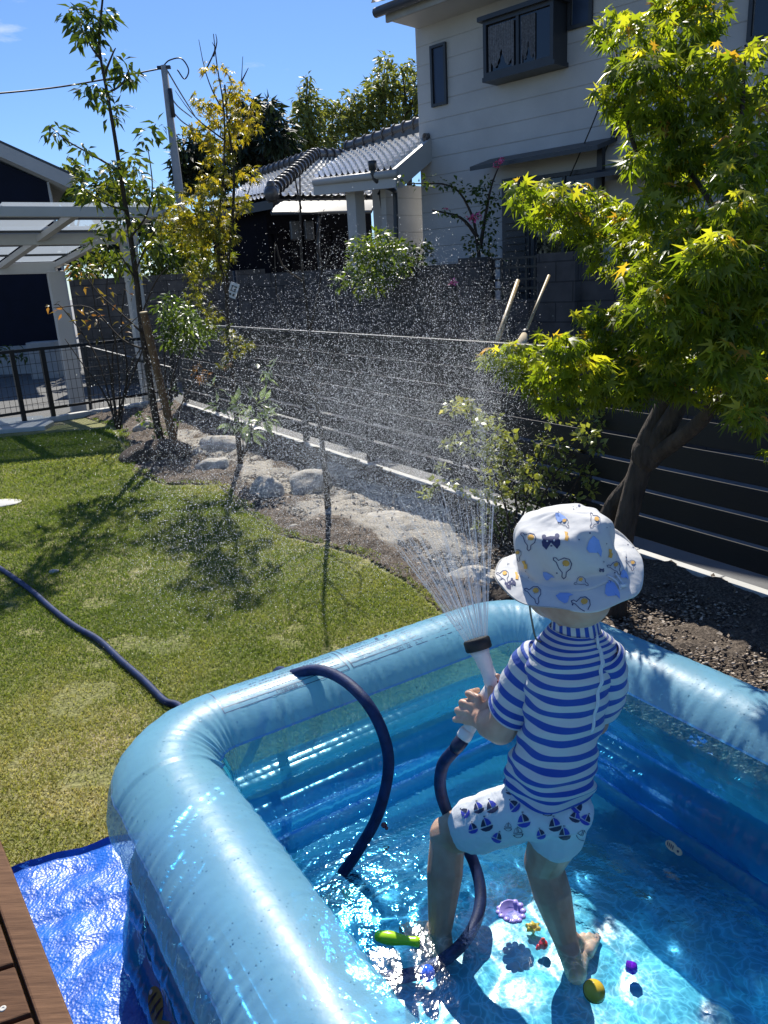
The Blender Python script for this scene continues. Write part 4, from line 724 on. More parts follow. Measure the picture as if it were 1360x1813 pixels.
cl = [(1085, 45, 30, 3.0), (1075, 70, 18, 3.0), (1120, 70, 42, 2.9), (1165, 40, 42, 2.9), (1210, 60, 40, 2.85), (1195, 15, 34, 2.9), (1250, 35, 36, 2.8), (1240, -20, 30, 2.8), (1300, 110, 30, 2.75), (1105, 125, 34, 2.8), (1150, 120, 44, 2.8), (1200, 130, 44, 2.7), (1250, 115, 36, 2.7), (1335, 150, 34, 2.6), (1085, 165, 28, 2.75), (1120, 185, 42, 2.65), (1165, 190, 44, 2.6), (1210, 200, 46, 2.6), (1260, 180, 42, 2.6), (1305, 200, 42, 2.6), (1345, 220, 36, 2.6), (1350, 90, 24, 2.6), (1140, 240, 40, 2.7), (1180, 265, 44, 2.7), (1225, 260, 46, 2.65), (1270, 250, 46, 2.6), (1320, 270, 46, 2.6), (1125, 285, 22, 2.75), (1150, 300, 30, 2.75), (1200, 310, 38, 2.7), (1250, 310, 36, 2.65), (1300, 315, 36, 2.6), (1350, 300, 34, 2.6), (1165, 340, 20, 2.8), (1210, 345, 24, 2.7), (1340, 345, 26, 2.5),
      (905, 325, 16, 3.2), (925, 345, 26, 3.2), (955, 345, 30, 3.15), (985, 355, 32, 3.1), (1015, 350, 32, 3.05), (1045, 365, 36, 3.0), (960, 385, 26, 3.1), (940, 375, 18, 3.15), (1000, 395, 30, 3.05), (1040, 405, 34, 3.0), (1080, 400, 36, 2.9), (1120, 400, 36, 2.8), (1090, 440, 30, 2.8), (1050, 435, 24, 2.9), (1130, 440, 36, 2.7), (1160, 400, 34, 2.7), (1150, 370, 30, 2.75), (1200, 385, 34, 2.6), (1100, 370, 24, 2.9), (985, 420, 12, 3.05), (1045, 470, 14, 2.8), (1085, 480, 18, 2.7),
      (1300, 380, 44, 2.1), (1260, 400, 44, 2.15), (1340, 390, 44, 2.05), (1220, 430, 46, 2.2), (1180, 460, 46, 2.3), (1150, 490, 42, 2.35), (1270, 450, 50, 2.1), (1320, 450, 50, 2.05), (1350, 500, 46, 2.05), (1230, 500, 52, 2.2), (1290, 510, 54, 2.1), (1180, 530, 48, 2.3), (1130, 550, 40, 2.45), (1090, 580, 38, 2.5), (1060, 560, 26, 2.55), (1340, 560, 50, 2.1), (1290, 580, 52, 2.2), (1240, 570, 52, 2.25), (1190, 590, 50, 2.35), (1140, 610, 50, 2.45), (1090, 630, 46, 2.5), (1040, 610, 40, 2.55), (1000, 610, 34, 2.6), (960, 620, 34, 2.6), (920, 625, 30, 2.6), (885, 628, 24, 2.6), (865, 635, 16, 2.6), (900, 655, 24, 2.6), (940, 660, 34, 2.6), (985, 660, 40, 2.6), (1035, 660, 44, 2.55), (1080, 680, 40, 2.5), (950, 695, 22, 2.6), (965, 715, 16, 2.6), (1000, 700, 34, 2.6), (1045, 705, 28, 2.55), (1110, 670, 40, 2.5), (1140, 665, 44, 2.4), (1190, 650, 48, 2.35), (1240, 640, 50, 2.3), (1290, 645, 50, 2.25), (1340, 630, 50, 2.2), (1220, 690, 32, 2.4), (1270, 690, 34, 2.3), (1310, 700, 42, 2.25), (1350, 690, 40, 2.2), (1310, 735, 26, 2.25), (1340, 750, 20, 2.2), (1130, 700, 26, 2.5), (1090, 710, 14, 2.55), (1020, 560, 14, 2.6), (1355, 800, 10, 2.3)]
P, O = clumps([(x, y, r*1.02, Y+rng.normal()*.17) for x, y, r, Y in cl], 62)
# yellowing on the outer upper rims of each tuft
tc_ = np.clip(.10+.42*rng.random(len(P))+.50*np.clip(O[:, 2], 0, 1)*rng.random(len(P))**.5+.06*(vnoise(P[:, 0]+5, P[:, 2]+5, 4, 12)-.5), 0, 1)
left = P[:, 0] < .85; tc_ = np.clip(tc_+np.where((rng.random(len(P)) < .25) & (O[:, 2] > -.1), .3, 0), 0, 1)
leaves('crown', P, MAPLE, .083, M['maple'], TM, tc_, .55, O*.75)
q = rng.random((9000, 2))*(bedpoly.max(0)-bedpoly.min(0))+bedpoly.min(0); q = q[inpoly(q[:, 0], q[:, 1], bedpoly)][:1500]; q = q[(edge_dist(q[:, 0], q[:, 1], bedpoly) > .05)]
fl = leaves('fallen_leaves', np.column_stack([q, .052+.02*rng.random(len(q))]), OVAL, .028, M['chip'], None, .35+.65*rng.random(len(q)), 0.); tag(fl, kind='stuff')
# ---------------- plants by the houses
def bush(name, cl, Y, tpl, size, m, dens, label, cat='bush', jit=.25, stems=(), droop=.2, bias=.2):
    x0 = np.mean([c[0] for c in cl]); y0 = max(c[1] for c in cl); o = plant(name, A(x0, y0, Y), label, cat)
    P, O = clumps([(*c, Y+rng.normal()*jit) for c in cl], dens); leaves('foliage', P, tpl, size, M[m], o, np.clip(bias+.6*rng.random(len(P)), 0, 1), droop, O*.7)
    if stems:
        b = MB()
        for s_ in stems: pxtube(b, s_, Y, .03, .008, 6)
        b.build('stems', M['bark'], o)
    return o
bush('bright_bush', [(640, 440, 20), (660, 450, 24), (680, 430, 22), (670, 415, 12), (625, 430, 10), (640, 465, 22), (675, 465, 26), (700, 450, 20), (650, 490, 22), (620, 490, 16), (600, 500, 12), (685, 490, 20), (710, 475, 16), (640, 515, 14), (665, 505, 18), (705, 435, 10), (655, 425, 12)], 9.6, LANCE, .09, 'bright_leaf', 420, 'bright green bush with upright shoots in front of the porch pillars')
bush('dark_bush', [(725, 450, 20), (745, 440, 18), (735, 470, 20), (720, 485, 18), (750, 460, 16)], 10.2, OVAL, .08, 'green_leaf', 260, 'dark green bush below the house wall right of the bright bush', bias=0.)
cm = bush('crape_myrtle', [(760, 322, 12), (785, 325, 12), (810, 325, 12), (835, 340, 16), (855, 345, 18), (870, 360, 18), (780, 375, 8), (800, 378, 8), (820, 385, 10), (850, 385, 14), (870, 400, 14), (855, 430, 18), (840, 440, 16), (870, 440, 14), (830, 425, 10), (880, 460, 12), (745, 328, 10), (710, 320, 8), (860, 320, 10)], 10.4, OVAL, .07, 'green_leaf', 230, 'dark branching shrub with pink blossom tips against the white house wall', 'shrub', .15, stems=([(850, 470), (845, 430), (835, 380), (800, 330), (720, 325)], [(850, 440), (860, 380), (870, 330), (885, 290)], [(846, 420), (815, 385), (765, 372)]), bias=.0)
P, O = clumps([(884, 283, 7, 10.2), (880, 292, 6, 10.2), (838, 388, 8, 10.2), (846, 382, 6, 10.2), (832, 384, 5, 10.2), (790, 370, 4, 10.2), (803, 500, 6, 8.5)], 900); leaves('blossom', P, OVAL, .04, M['pink'], cm, rng.random(len(P)), .1)
bush('verge_grass_bush', [(150, 480, 22), (180, 470, 20), (300, 440, 30), (330, 460, 30), (270, 470, 24), (300, 470, 30), (220, 465, 20), (350, 440, 24), (390, 470, 20)], 17.5, LANCE, .2, 'green_leaf', 420, 'green overgrown bank behind the grey block wall', 'bush', .6, bias=.2)
bush('verge_grass', [(-10, 622, 16), (20, 626, 14), (50, 628, 12), (80, 630, 10), (110, 632, 8)], 17.8, LANCE, .16, 'green_leaf', 300, 'strip of dark weeds along the foot of the navy house', 'plant', .1, bias=.0)
# ---------------- background trees
def bgtree(name, cl, Y, tpl, size, m, dens, label, trunk, jit=1.0, droop=.4, cat='tree', lim=True):
    b0 = A(trunk[0], 480, Y); o = plant(name, (b0[0], b0[1], -.3), label, cat, 'trees behind the houses'); b = MB(); top = A(trunk[0]+trunk[2], trunk[1], Y)
    b.tube([(b0[0], b0[1], -.3), (b0*.6+top*.4), b0*.15+top*.85], [.2, .12, .02], 8)
    if lim:
        for c in cl[::2]: e = A(c[0], c[1], Y); s = np.array([b0[0]+(top[0]-b0[0])*.5, b0[1], max(.5, e[2]-1.5)]); b.tube([s, e], [.06, .015], 5)
    b.build('trunk', M['bark'], o); P, O = clumps([(*c, Y+rng.normal()*jit) for c in cl], dens); leaves('crown', P, tpl, size, M[m], o, rng.random(len(P)), droop, O*.6); return o
bgtree('dark_evergreen', [(335, 260, 22), (325, 290, 20), (345, 310, 26), (370, 290, 26), (360, 255, 20), (385, 320, 24), (330, 320, 20)], 27, LANCE, .34, 'conifer', 800, 'dark evergreen tree behind the yellow maple beside the utility pole', (355, 250, 0))
bgtree('dark_evergreen', [(440, 220, 24), (470, 200, 22), (460, 240, 28), (490, 245, 26), (430, 260, 26), (505, 270, 24), (470, 280, 30), (450, 300, 26), (505, 225, 16), (440, 190, 14), (480, 190, 12), (420, 300, 24), (500, 295, 22), (515, 245, 14)], 25, LANCE, .32, 'conifer', 800, 'broad dark evergreen tree right behind the bright tiled roof', (465, 190, 0))
bgtree('feathery_tree', [(545, 140, 8), (545, 160, 12), (545, 180, 16), (538, 200, 18), (555, 205, 16), (545, 225, 22), (535, 250, 20), (560, 250, 18), (550, 270, 20), (530, 175, 8), (560, 180, 8)], 30, LANCE, .30, 'bamboo', 650, 'tall thin feathery tree standing alone above the roof ridge', (546, 125, 0), .5)
for cl, tx, lab in (([(575, 190, 18), (585, 215, 22), (575, 240, 22), (595, 255, 22), (570, 265, 18)], 580, 'light green bamboo clump left of the tall bamboo'), ([(620, 185, 22), (610, 210, 24), (635, 210, 26), (620, 235, 26), (650, 235, 24), (610, 255, 22), (640, 175, 18), (640, 255, 22)], 625, 'rounded bamboo clump with dark upper leaves in the middle of the grove'), ([(682, 105, 12), (680, 125, 16), (672, 150, 22), (690, 150, 20), (680, 175, 26), (665, 195, 24), (695, 190, 24), (690, 215, 26), (665, 225, 24), (660, 160, 16), (650, 190, 18)], 682, 'tallest bamboo clump with a thin pointed top'), ([(712, 120, 10), (730, 115, 10), (715, 145, 16), (735, 150, 18), (740, 175, 20), (720, 180, 20), (740, 200, 22), (720, 215, 22), (745, 130, 10), (750, 165, 16)], 725, 'airy bamboo clump touching the corner of the white house')):
    bgtree('bamboo_clump', cl, 30+rng.random()*3, LANCE, .30, 'bamboo', 560, lab, (tx, cl[0][1], 0), .7, .4, 'bamboo')
for cl, tx, lab in (([(125, 300, 16), (140, 310, 18), (115, 330, 18), (130, 345, 22), (150, 350, 16), (105, 350, 14)], 128, 'distant pale green tree just right of the navy house gable'), ([(200, 300, 16), (190, 325, 20), (215, 330, 18), (180, 345, 18), (205, 350, 22), (235, 350, 16)], 203, 'distant dark tree behind the slender tree trunk'), ([(270, 350, 14), (290, 345, 14), (255, 362, 14), (310, 352, 14)], 280, 'low distant tree left of the utility pole')):
    bgtree('distant_tree', cl, 34, OVAL, .32, 'green_leaf', 420, lab, (tx, cl[0][1]+8, 0), .8)
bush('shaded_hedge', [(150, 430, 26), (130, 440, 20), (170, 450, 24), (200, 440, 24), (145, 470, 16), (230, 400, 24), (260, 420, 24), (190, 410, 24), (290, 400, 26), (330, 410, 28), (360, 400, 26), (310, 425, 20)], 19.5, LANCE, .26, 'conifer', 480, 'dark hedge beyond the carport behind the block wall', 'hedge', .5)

# ================================================================== DECK, TARP, POOL
E1 = np.array([.53, -.848]); E2 = np.array([.848, .53])      # pool length and width directions
PL = np.array([-.561, 1.500])                                # centre-line corner of the rim, far left
PW, PLEN, RC = 1.124, 1.75, .17
def rr_path(w, l, rc, ins=0., n=20, org=PL):                 # rounded rectangle centre line, arc points with outward normals
    pts = []; a0 = np.array([ins, ins]); cs = [((ins+rc, ins+rc), 180), ((w-ins-rc, ins+rc), 270), ((w-ins-rc, l-ins-rc), 0), ((ins+rc, l-ins-rc), 90)]
    for (cx, cy), st_ in cs:
        for k in range(n+1):
            an = math.radians(st_+90*k/n); pts.append((cx+rc*math.cos(an), cy+rc*math.sin(an), math.cos(an), math.sin(an)))
    out_ = []
    for i in range(len(pts)):       # subdivide the straight runs
        p, q = pts[i], pts[(i+1) % len(pts)]; L_ = math.hypot(p[0]-q[0], p[1]-q[1]); m = max(1, int(L_/.006))
        for k in range(m): t = k/m; out_.append([p[j]*(1-t)+q[j]*t for j in range(4)])
    return out_
def pool_xy(a, b): p = PL+E2*a+E1*b; return p
RIM_Z, RIM_R = .405, .128
path = rr_path(PW, PLEN, RC)
arc_s = [0.]
for i in range(1, len(path)): arc_s.append(arc_s[-1]+math.hypot(path[i][0]-path[i-1][0], path[i][1]-path[i-1][1]))
wr = [(rng.uniform(60, 290), rng.random()*6.28, rng.uniform(.4, 1.)) for _ in range(9)]
def wrinkle(s, th, cornerness):
    env = .15+.85*np.clip((abs(th)-math.radians(18))/math.radians(42), 0, 1); e2 = .35+.65*(vnoise(np.array([s*2.+3]), np.array([.5]), 1.5, 21)[0]); w_ = sum(a*math.sin(k*s+f+1.3*math.sin(th*2+f)) for k, f, a in wr)
    return .00085*env*(e2+1.1*cornerness)*w_
def rim_pt(i, th, z0=RIM_Z, r0=RIM_R, inset=0., wk=True, squash=1.):
    x, y, nx, ny = path[i % len(path)]; s = arc_s[i % len(path)]; corner = 1. if (abs(nx) > .05 and abs(ny) > .05) else 0.
    r = r0*(1+.012*math.sin(s*3.1)+.01*math.sin(s*7.3+1))+(wrinkle(s, th, corner*(1 if th < 0 else .25)) if wk else 0)
    a = x-nx*inset+nx*r*math.sin(th)*squash; b_ = y-ny*inset+ny*r*math.sin(th)*squash; p = pool_xy(a, b_); return np.array([p[0], p[1], z0+r*math.cos(th)])
def ring(t0, t1, nt, z0=RIM_Z, r0=RIM_R, inset=0., wk=True, close=False, squash=1.):
    n = len(path); vs = [rim_pt(i, math.radians(t0+(t1-t0)*j/nt), z0, r0, inset, wk, squash) for i in range(n) for j in range(nt+1)]
    W = nt+1; fs = [(i*W+j, i*W+j+1, ((i+1) % n)*W+j+1, ((i+1) % n)*W+j) for i in range(n) for j in range(nt)]
    return vs, fs
def vinyl(name, col, rough=.2, alpha=1., coat=.6, bumpd=.0012, bs=26., spec=.5, tint=None):
    m, t, o = newmat(name); p = N(t, 'ShaderNodeBsdfPrincipled', Roughness=rough); p.inputs['Specular IOR Level'].default_value = spec; p.inputs['Coat Weight'].default_value = coat; p.inputs['Coat Roughness'].default_value = .12
    tcn = N(t, 'ShaderNodeTexCoord'); n1 = N(t, 'ShaderNodeTexNoise', Scale=5., Detail=3.); t.links.new(tcn.outputs['Object'], n1.inputs['Vector'])
    r = ramp(t, [(.3, tuple(c*.92 for c in col)), (.7, tuple(min(1, c*1.06) for c in col))]); t.links.new(n1.outputs[0], r.inputs[0]); t.links.new(r.outputs[0], p.inputs['Base Color'])
    n2 = N(t, 'ShaderNodeTexNoise', Scale=bs, Detail=3.); b_ = N(t, 'ShaderNodeBump', Strength=1., Distance=bumpd); t.links.new(tcn.outputs['Object'], n2.inputs['Vector']); t.links.new(n2.outputs[0], b_.inputs['Height']); t.links.new(b_.outputs[0], p.inputs['Normal'])
    if alpha < 1:
        tr = N(t, 'ShaderNodeBsdfTransparent'); tr.inputs[0].default_value = (*(tint or [min(1, .45+.55*c/max(col)) for c in col]), 1); mi = N(t, 'ShaderNodeMixShader'); mi.inputs[0].default_value = alpha
        tl = N(t, 'ShaderNodeBsdfTranslucent'); t.links.new(r.outputs[0], tl.inputs[0]); m2 = N(t, 'ShaderNodeMixShader'); m2.inputs[0].default_value = .3 if tint else .6; t.links.new(p.outputs[0], m2.inputs[1]); t.links.new(tl.outputs[0], m2.inputs[2])
        t.links.new(tr.outputs[0], mi.inputs[1]); t.links.new(m2.outputs[0], mi.inputs[2]); t.links.new(mi.outputs[0], o.inputs[0])
    else: t.links.new(p.outputs[0], o.inputs[0])
    return m
M['vinyl'] = vinyl('rim_vinyl', (.26, .58, .74), .40, .72, .10, tint=(.22, .62, .95))
M['clear'] = vinyl('clear_vinyl', (.26, .46, .58), .08, .5, 1.)
M['inner'] = vinyl('inner_vinyl', (.12, .60, .72), .10, .38, 1., .004, 14)
M['deep'] = vinyl('deep_vinyl', (.07, .60, .86), .16, .5, .8, .003, 12)
M['outer_print'] = vinyl('outer_print', (.04, .26, .44), .15, .66, 1., tint=(.35, .75, .9))
M['navy_print'] = mat('navy_print', (.012, .02, .06), .3, .1, 10.)
M['gold_print'] = mat('gold_print', (.22, .20, .07), .3, .2, 10.)
M['white_print'] = mat('white_print', (.6, .62, .62), .3, .1, 10.)
M['ink'] = mat('ink', (.03, .07, .16), .35, .1, 10.)
pc = pool_xy(PW/2, PLEN/2); pool = empty('inflatable_pool', (pc[0], pc[1], 0), 'large rectangular light blue inflatable paddling pool with a fat glossy rim', 'paddling pool')
b = MB(); b.add(*ring(-60, 58, 22)); b.build('rim_top', M['vinyl'], pool)
b = MB(); b.add(*ring(-61.5, -59.3, 2, r0=RIM_R+.0012)); b.add(*ring(57.4, 59.4, 2, r0=RIM_R+.0012)); b.build('rim_seam', vinyl('seam', (.10, .38, .68), .3), pool)
b = MB(); b.add(*ring(58.2, 170, 16)); b.build('outer_clear_band', M['clear'], pool)
b = MB(); b.add(*ring(-60.2, -170, 16)); b.build('inner_clear_band', M['inner'], pool)
R2, Z2 = .085, .20
b = MB(); b.add(*ring(-20, 180, 16, Z2, R2, -.035)); orr = b.build('printed_outer_ring', M['outer_print'], pool)
b = MB(); b.add(*ring(0, -180, 16, Z2, R2, .0)); b.build('inner_wall_ring', M['deep'], pool)
b = MB(); b.add(*ring(-20, 180, 14, .072, .070, -.078)); b.build('printed_base_ring', M['outer_print'], pool)
b = MB(); b.add(*ring(0, -150, 12, .068, .064, .0)); b.build('inner_base_ring', M['deep'], pool)
# floor with quilted round pads
def floorz(a, b_):
    g = .15; best = 0.
    i0, j0 = round(a/g), round(b_/(g*.9))
    for i in (i0-1, i0, i0+1):
        for j in (j0-1, j0, j0+1):
            d = math.hypot(a-(i+.5*(j % 2))*g, b_-j*g*.9)/(g*.47)
            if d < 1: best = max(best, (1-d**4)*.008)
    return .026+best
nf, mf = 110, 170; fi = .035
b = MB(); b.grid(lambda u, v: (*pool_xy(fi+(PW-2*fi)*u, fi+(PLEN-2*fi)*v), floorz(fi+(PW-2*fi)*u, fi+(PLEN-2*fi)*v)), nf, mf)
M['floor_vinyl'] = vinyl('floor_vinyl', (.10, .46, .62), .3, 1., .2, .003, 20)
pf = b.build('floor', M['floor_vinyl'], pool)
# prints on the rim: two framed panels of tiny writing and warning signs
def rim_at(s_from_corner, th):         # far side, distance from the far left centre-line corner along E2
    a = s_from_corner; r = RIM_R+.0016; y = -r*math.sin(th); p = pool_xy(a, y); return np.array([p[0], p[1], RIM_Z+r*math.cos(th)])
# th>0 is outwards (away from camera), <0 inwards
pr = MB()
def dline(a0, t0, a1, t1, w_=.0022):
    n = max(2, int(max(abs(a1-a0)/.01, abs(t1-t0)/.06))); prev = None; da, dt = a1-a0, (t1-t0)*RIM_R; L_ = math.hypot(da, dt) or 1; nx, nt_ = -dt/L_*w_/2, da/L_*w_/2/RIM_R; vs = []
    for k in range(n+1):
        a, t = a0+(a1-a0)*k/n, t0+(t1-t0)*k/n; vs += [rim_at(a+nx, t+nt_), rim_at(a-nx, t-nt_)]
    pr.add(vs, [(2*k, 2*k+1, 2*k+3, 2*k+2) for k in range(n)])
def frame(a0, a1, t0, t1):
    for q in ((a0, t0, a1, t0), (a1, t0, a1, t1), (a1, t1, a0, t1), (a0, t1, a0, t0)): dline(*q)
def scribble(a0, a1, t, w_=.0028):      # one line of small broken lettering
    a = a0
    while a < a1:
        L_ = rng.uniform(.0025, .008); dline(a, t+rng.normal()*.006, min(a+L_, a1), t+rng.normal()*.006, w_*rng.uniform(.6, 1.3)); a += L_+rng.uniform(.0012, .0035)
        if rng.random() < .08: a += .006
def ring_sign(a, t, r):
    for k in range(16): x0, x1 = 2*math.pi*k/16, 2*math.pi*(k+1)/16; dline(a+r*math.cos(x0), t+r*math.sin(x0)/RIM_R, a+r*math.cos(x1), t+r*math.sin(x1)/RIM_R, .002)
    dline(a-r*.7, t-r*.7/RIM_R, a+r*.7, t+r*.7/RIM_R, .0018); dline(a-r*.2, t+r*.5/RIM_R, a+r*.3, t-r*.2/RIM_R, .006); dline(a-r*.4, t-r*.3/RIM_R, a+r*.1, t+r*.1/RIM_R, .004)
D_ = math.radians
frame(.17, .50, D_(-25), D_(33)); dline(.17, D_(-18), .50, D_(-18)); frame(.512, .86, D_(-25), D_(33)); dline(.512, D_(-18), .86, D_(-18))
for t in (-12, -6, 0, 6): scribble(.20 if t < 4 else .26, .485, D_(t))
for t in (12, 17, 22, 27): scribble(.24, .49, D_(t), .0018)
for t in (-12, -6, 0, 5): scribble(.53, .845, D_(t))
for t in (11, 15, 19): scribble(.525, .60, D_(t), .0022)
for t in (24, 28): scribble(.53, .80, D_(t), .0016)
for a in (.63, .66): dline(a, D_(10), a+.006, D_(17), .008); dline(a+.004, D_(9), a-.006, D_(10), .004)
ring_sign(.745, D_(14), .015); ring_sign(.82, D_(15), .015); scribble(.69, .728, D_(12)); scribble(.765, .80, D_(12))
pm_ = pr.build('rim_print', M['ink'], pool, smooth=False)
def textmesh(body, size):
    cu = bpy.data.curves.new('txt', 'FONT'); cu.body = body; cu.size = size; cu.align_x = 'CENTER'; cu.align_y = 'CENTER'; o = bpy.data.objects.new('txt', cu); me = bpy.data.meshes.new_from_object(o); bpy.data.objects.remove(o); bpy.data.curves.remove(cu)
    vs = [tuple(v.co) for v in me.vertices]; fs = [tuple(p.vertices) for p in me.polygons]; bpy.data.meshes.remove(me); return vs, fs
tb = MB()
for body, a, t, sz in (('\u26A0 WARNING', .69, -21.6, .0135), ('(\u3054\u4F7F\u7528\u524D\u306B)', .34, -21.6, .013)):
    vs, fs = textmesh(body, sz); tb.add([rim_at(a-v[0], D_(t)-v[1]/RIM_R) for v in vs], fs)
tb.build('warning_text', M['ink'], pm_, smooth=False)
# prints on the outside of the pool: striped fish and wave scales
op = [MB(), MB(), MB()]
def out_at(b_, th, r0=R2, z0=Z2, ins=.01, off=.0015):    # left side, outwards
    r = r0+off; p = pool_xy(ins-r*math.sin(th), b_); return np.array([p[0], p[1], z0+r*math.cos(th)])
def blob(mb, b0, th0, pts, r0=R2, z0=Z2, ins=.01, off=.0015):
    vs = [out_at(b0, th0, r0, z0, ins, off)]+[out_at(b0+x, th0+y/r0, r0, z0, ins, off) for x, y in pts]; n = len(pts); mb.add(vs, [(0, i+1, (i+1) % n+1) for i in range(n)])
def ell(rx, ry, n=16, rot=0., x0=0., y0=0.): return [(x0+rx*math.cos(a)*math.cos(rot)-ry*math.sin(a)*math.sin(rot), y0+rx*math.cos(a)*math.sin(rot)+ry*math.sin(a)*math.cos(rot)) for a in [2*math.pi*k/n for k in range(n)]]
bb_ = .26
for k in range(9):
    c = bb_+k*.16+rng.uniform(-.01, .01)
    for (r0, z0, ins, th) in ((R2, Z2, -.035, D_(70+rng.uniform(-15, 25))), (.070, .072, -.078, D_(60+rng.uniform(-15, 15)))):
        blob(op[1], c, th, ell(.042, .02, rot=.2), r0, z0, ins); blob(op[1], c+.05, th, [(-.016, 0), (.012, .018), (.004, 0), (.012, -.018)], r0, z0, ins)
        for s_ in (-.02, .0, .02): blob(op[0], c+s_, th, ell(.0035, .019-.2*abs(s_), 8), r0, z0, ins, .0022)
        blob(op[2], c-.034, th-.05, ell(.005, .005, 8), r0, z0, ins, .0022); c += .07
for k in range(60):
    c = .1+k*.026; th = D_(38+6*math.sin(k*1.3))
    for q, mm in ((.013, 0), (.010, 2), (.008, 0)): blob(op[mm], c, th, ell(q, q*1.2), R2, Z2, -.035, .0015+.0005*(3-q*100*2.)*0+{.013: 0, .010: .0007, .008: .0014}[q])
for mb_, mm in zip(op, ('navy_print', 'gold_print', 'white_print')): mb_.build('fish_print', M[mm], orr, smooth=False)
# water drops on the rim
def drops(n, fn, rmin, rmax, name, parent):
    ic = bmesh.new(); bmesh.ops.create_icosphere(ic, subdivisions=2, radius=1); tv = np.array([v.co[:] for v in ic.verts]); tf = np.array([[v.index for v in f.verts] for f in ic.faces]); ic.free()
    vs, fs = [], []
    for k in range(n):
        p, nn_ = fn(); r = rmin+(rmax-rmin)*rng.random()**4; nn_ = nn_/np.linalg.norm(nn_); a = np.cross(nn_, [.3, .5, .8]); a /= np.linalg.norm(a); c = np.cross(nn_, a)
        vs.append(p+(tv[:, :1]*a+tv[:, 1:2]*c)*r+tv[:, 2:3]*nn_*r*.42); fs.append(tf+k*len(tv))
    return tag(npmesh(name, np.vstack(vs), np.vstack(fs), M['drop'], parent, None, True), kind='stuff')
def dropmat():
    m, t, o = newmat('water_drop'); g = N(t, 'ShaderNodeBsdfGlossy', Roughness=.03); tr = N(t, 'ShaderNodeBsdfTransparent'); fr = N(t, 'ShaderNodeFresnel', IOR=1.4); mi = N(t, 'ShaderNodeMixShader')
    tr.inputs[0].default_value = (.96, .98, 1, 1); t.links.new(fr.outputs[0], mi.inputs[0]); t.links.new(tr.outputs[0], mi.inputs[1]); t.links.new(g.outputs[0], mi.inputs[2]); t.links.new(mi.outputs[0], o.inputs[0]); return m
M['drop'] = dropmat()
def rimdrop():
    while True:
        i = int(rng.integers(len(path))); th = rng.uniform(D_(-62), D_(60)); p = rim_pt(i, th)
        if p[1] < .35: continue
        x, y, nx, ny = path[i]; nn = np.array([*(E2*nx+E1*ny)*math.sin(th), math.cos(th)]); return p, nn
drops(8000, rimdrop, .0003, .0017, 'water_drops', pool)
def walldrop():
    while True:
        i = int(rng.integers(len(path))); th = rng.uniform(D_(-130), D_(-62)); p = rim_pt(i, th)
        if p[1] < .6: continue
        x, y, nx, ny = path[i]; return p, np.array([*(E2*nx+E1*ny)*math.sin(th), math.cos(th)])
drops(1500, walldrop, .0006, .0026, 'wall_drops', pool)
# ---------------- water
WZ = .088
def wave(x, y):
    s = 0.
    for cx, cy, a, k, f in ((.07, 1.36, .0007, 150, 0), (.34, 1.28, .0006, 140, 2), (.19, 1.33, .0005, 95, 1), (.55, 1.0, .0003, 110, 4), (-.1, 1.25, .0003, 120, 3)):
        d = math.hypot(x-cx, y-cy); s += a*math.sin(k*d+f+1.2*math.sin(9*x+f)+math.sin(11*y-f))*math.exp(-d*6.5)*(.6+.4*math.sin(13*x-17*y))
    for k, an, a, f in WV: s += a*math.sin(k*(x*math.cos(an)+y*math.sin(an))+f+.8*math.sin(7*x-5*y+f))
    return s
WV = [(rng.uniform(25, 130), rng.random()*6.28, 0, rng.random()*6.28) for _ in range(16)]; WV = [(k, a, .011/k**1.25, f) for k, a, _, f in WV]
b = MB(); iw = .012; b.grid(lambda u, v: (lambda p: (p[0], p[1], WZ+wave(*p)))(pool_xy(iw+(PW-2*iw)*u, iw+(PLEN-2*iw)*v)), 260, 400)
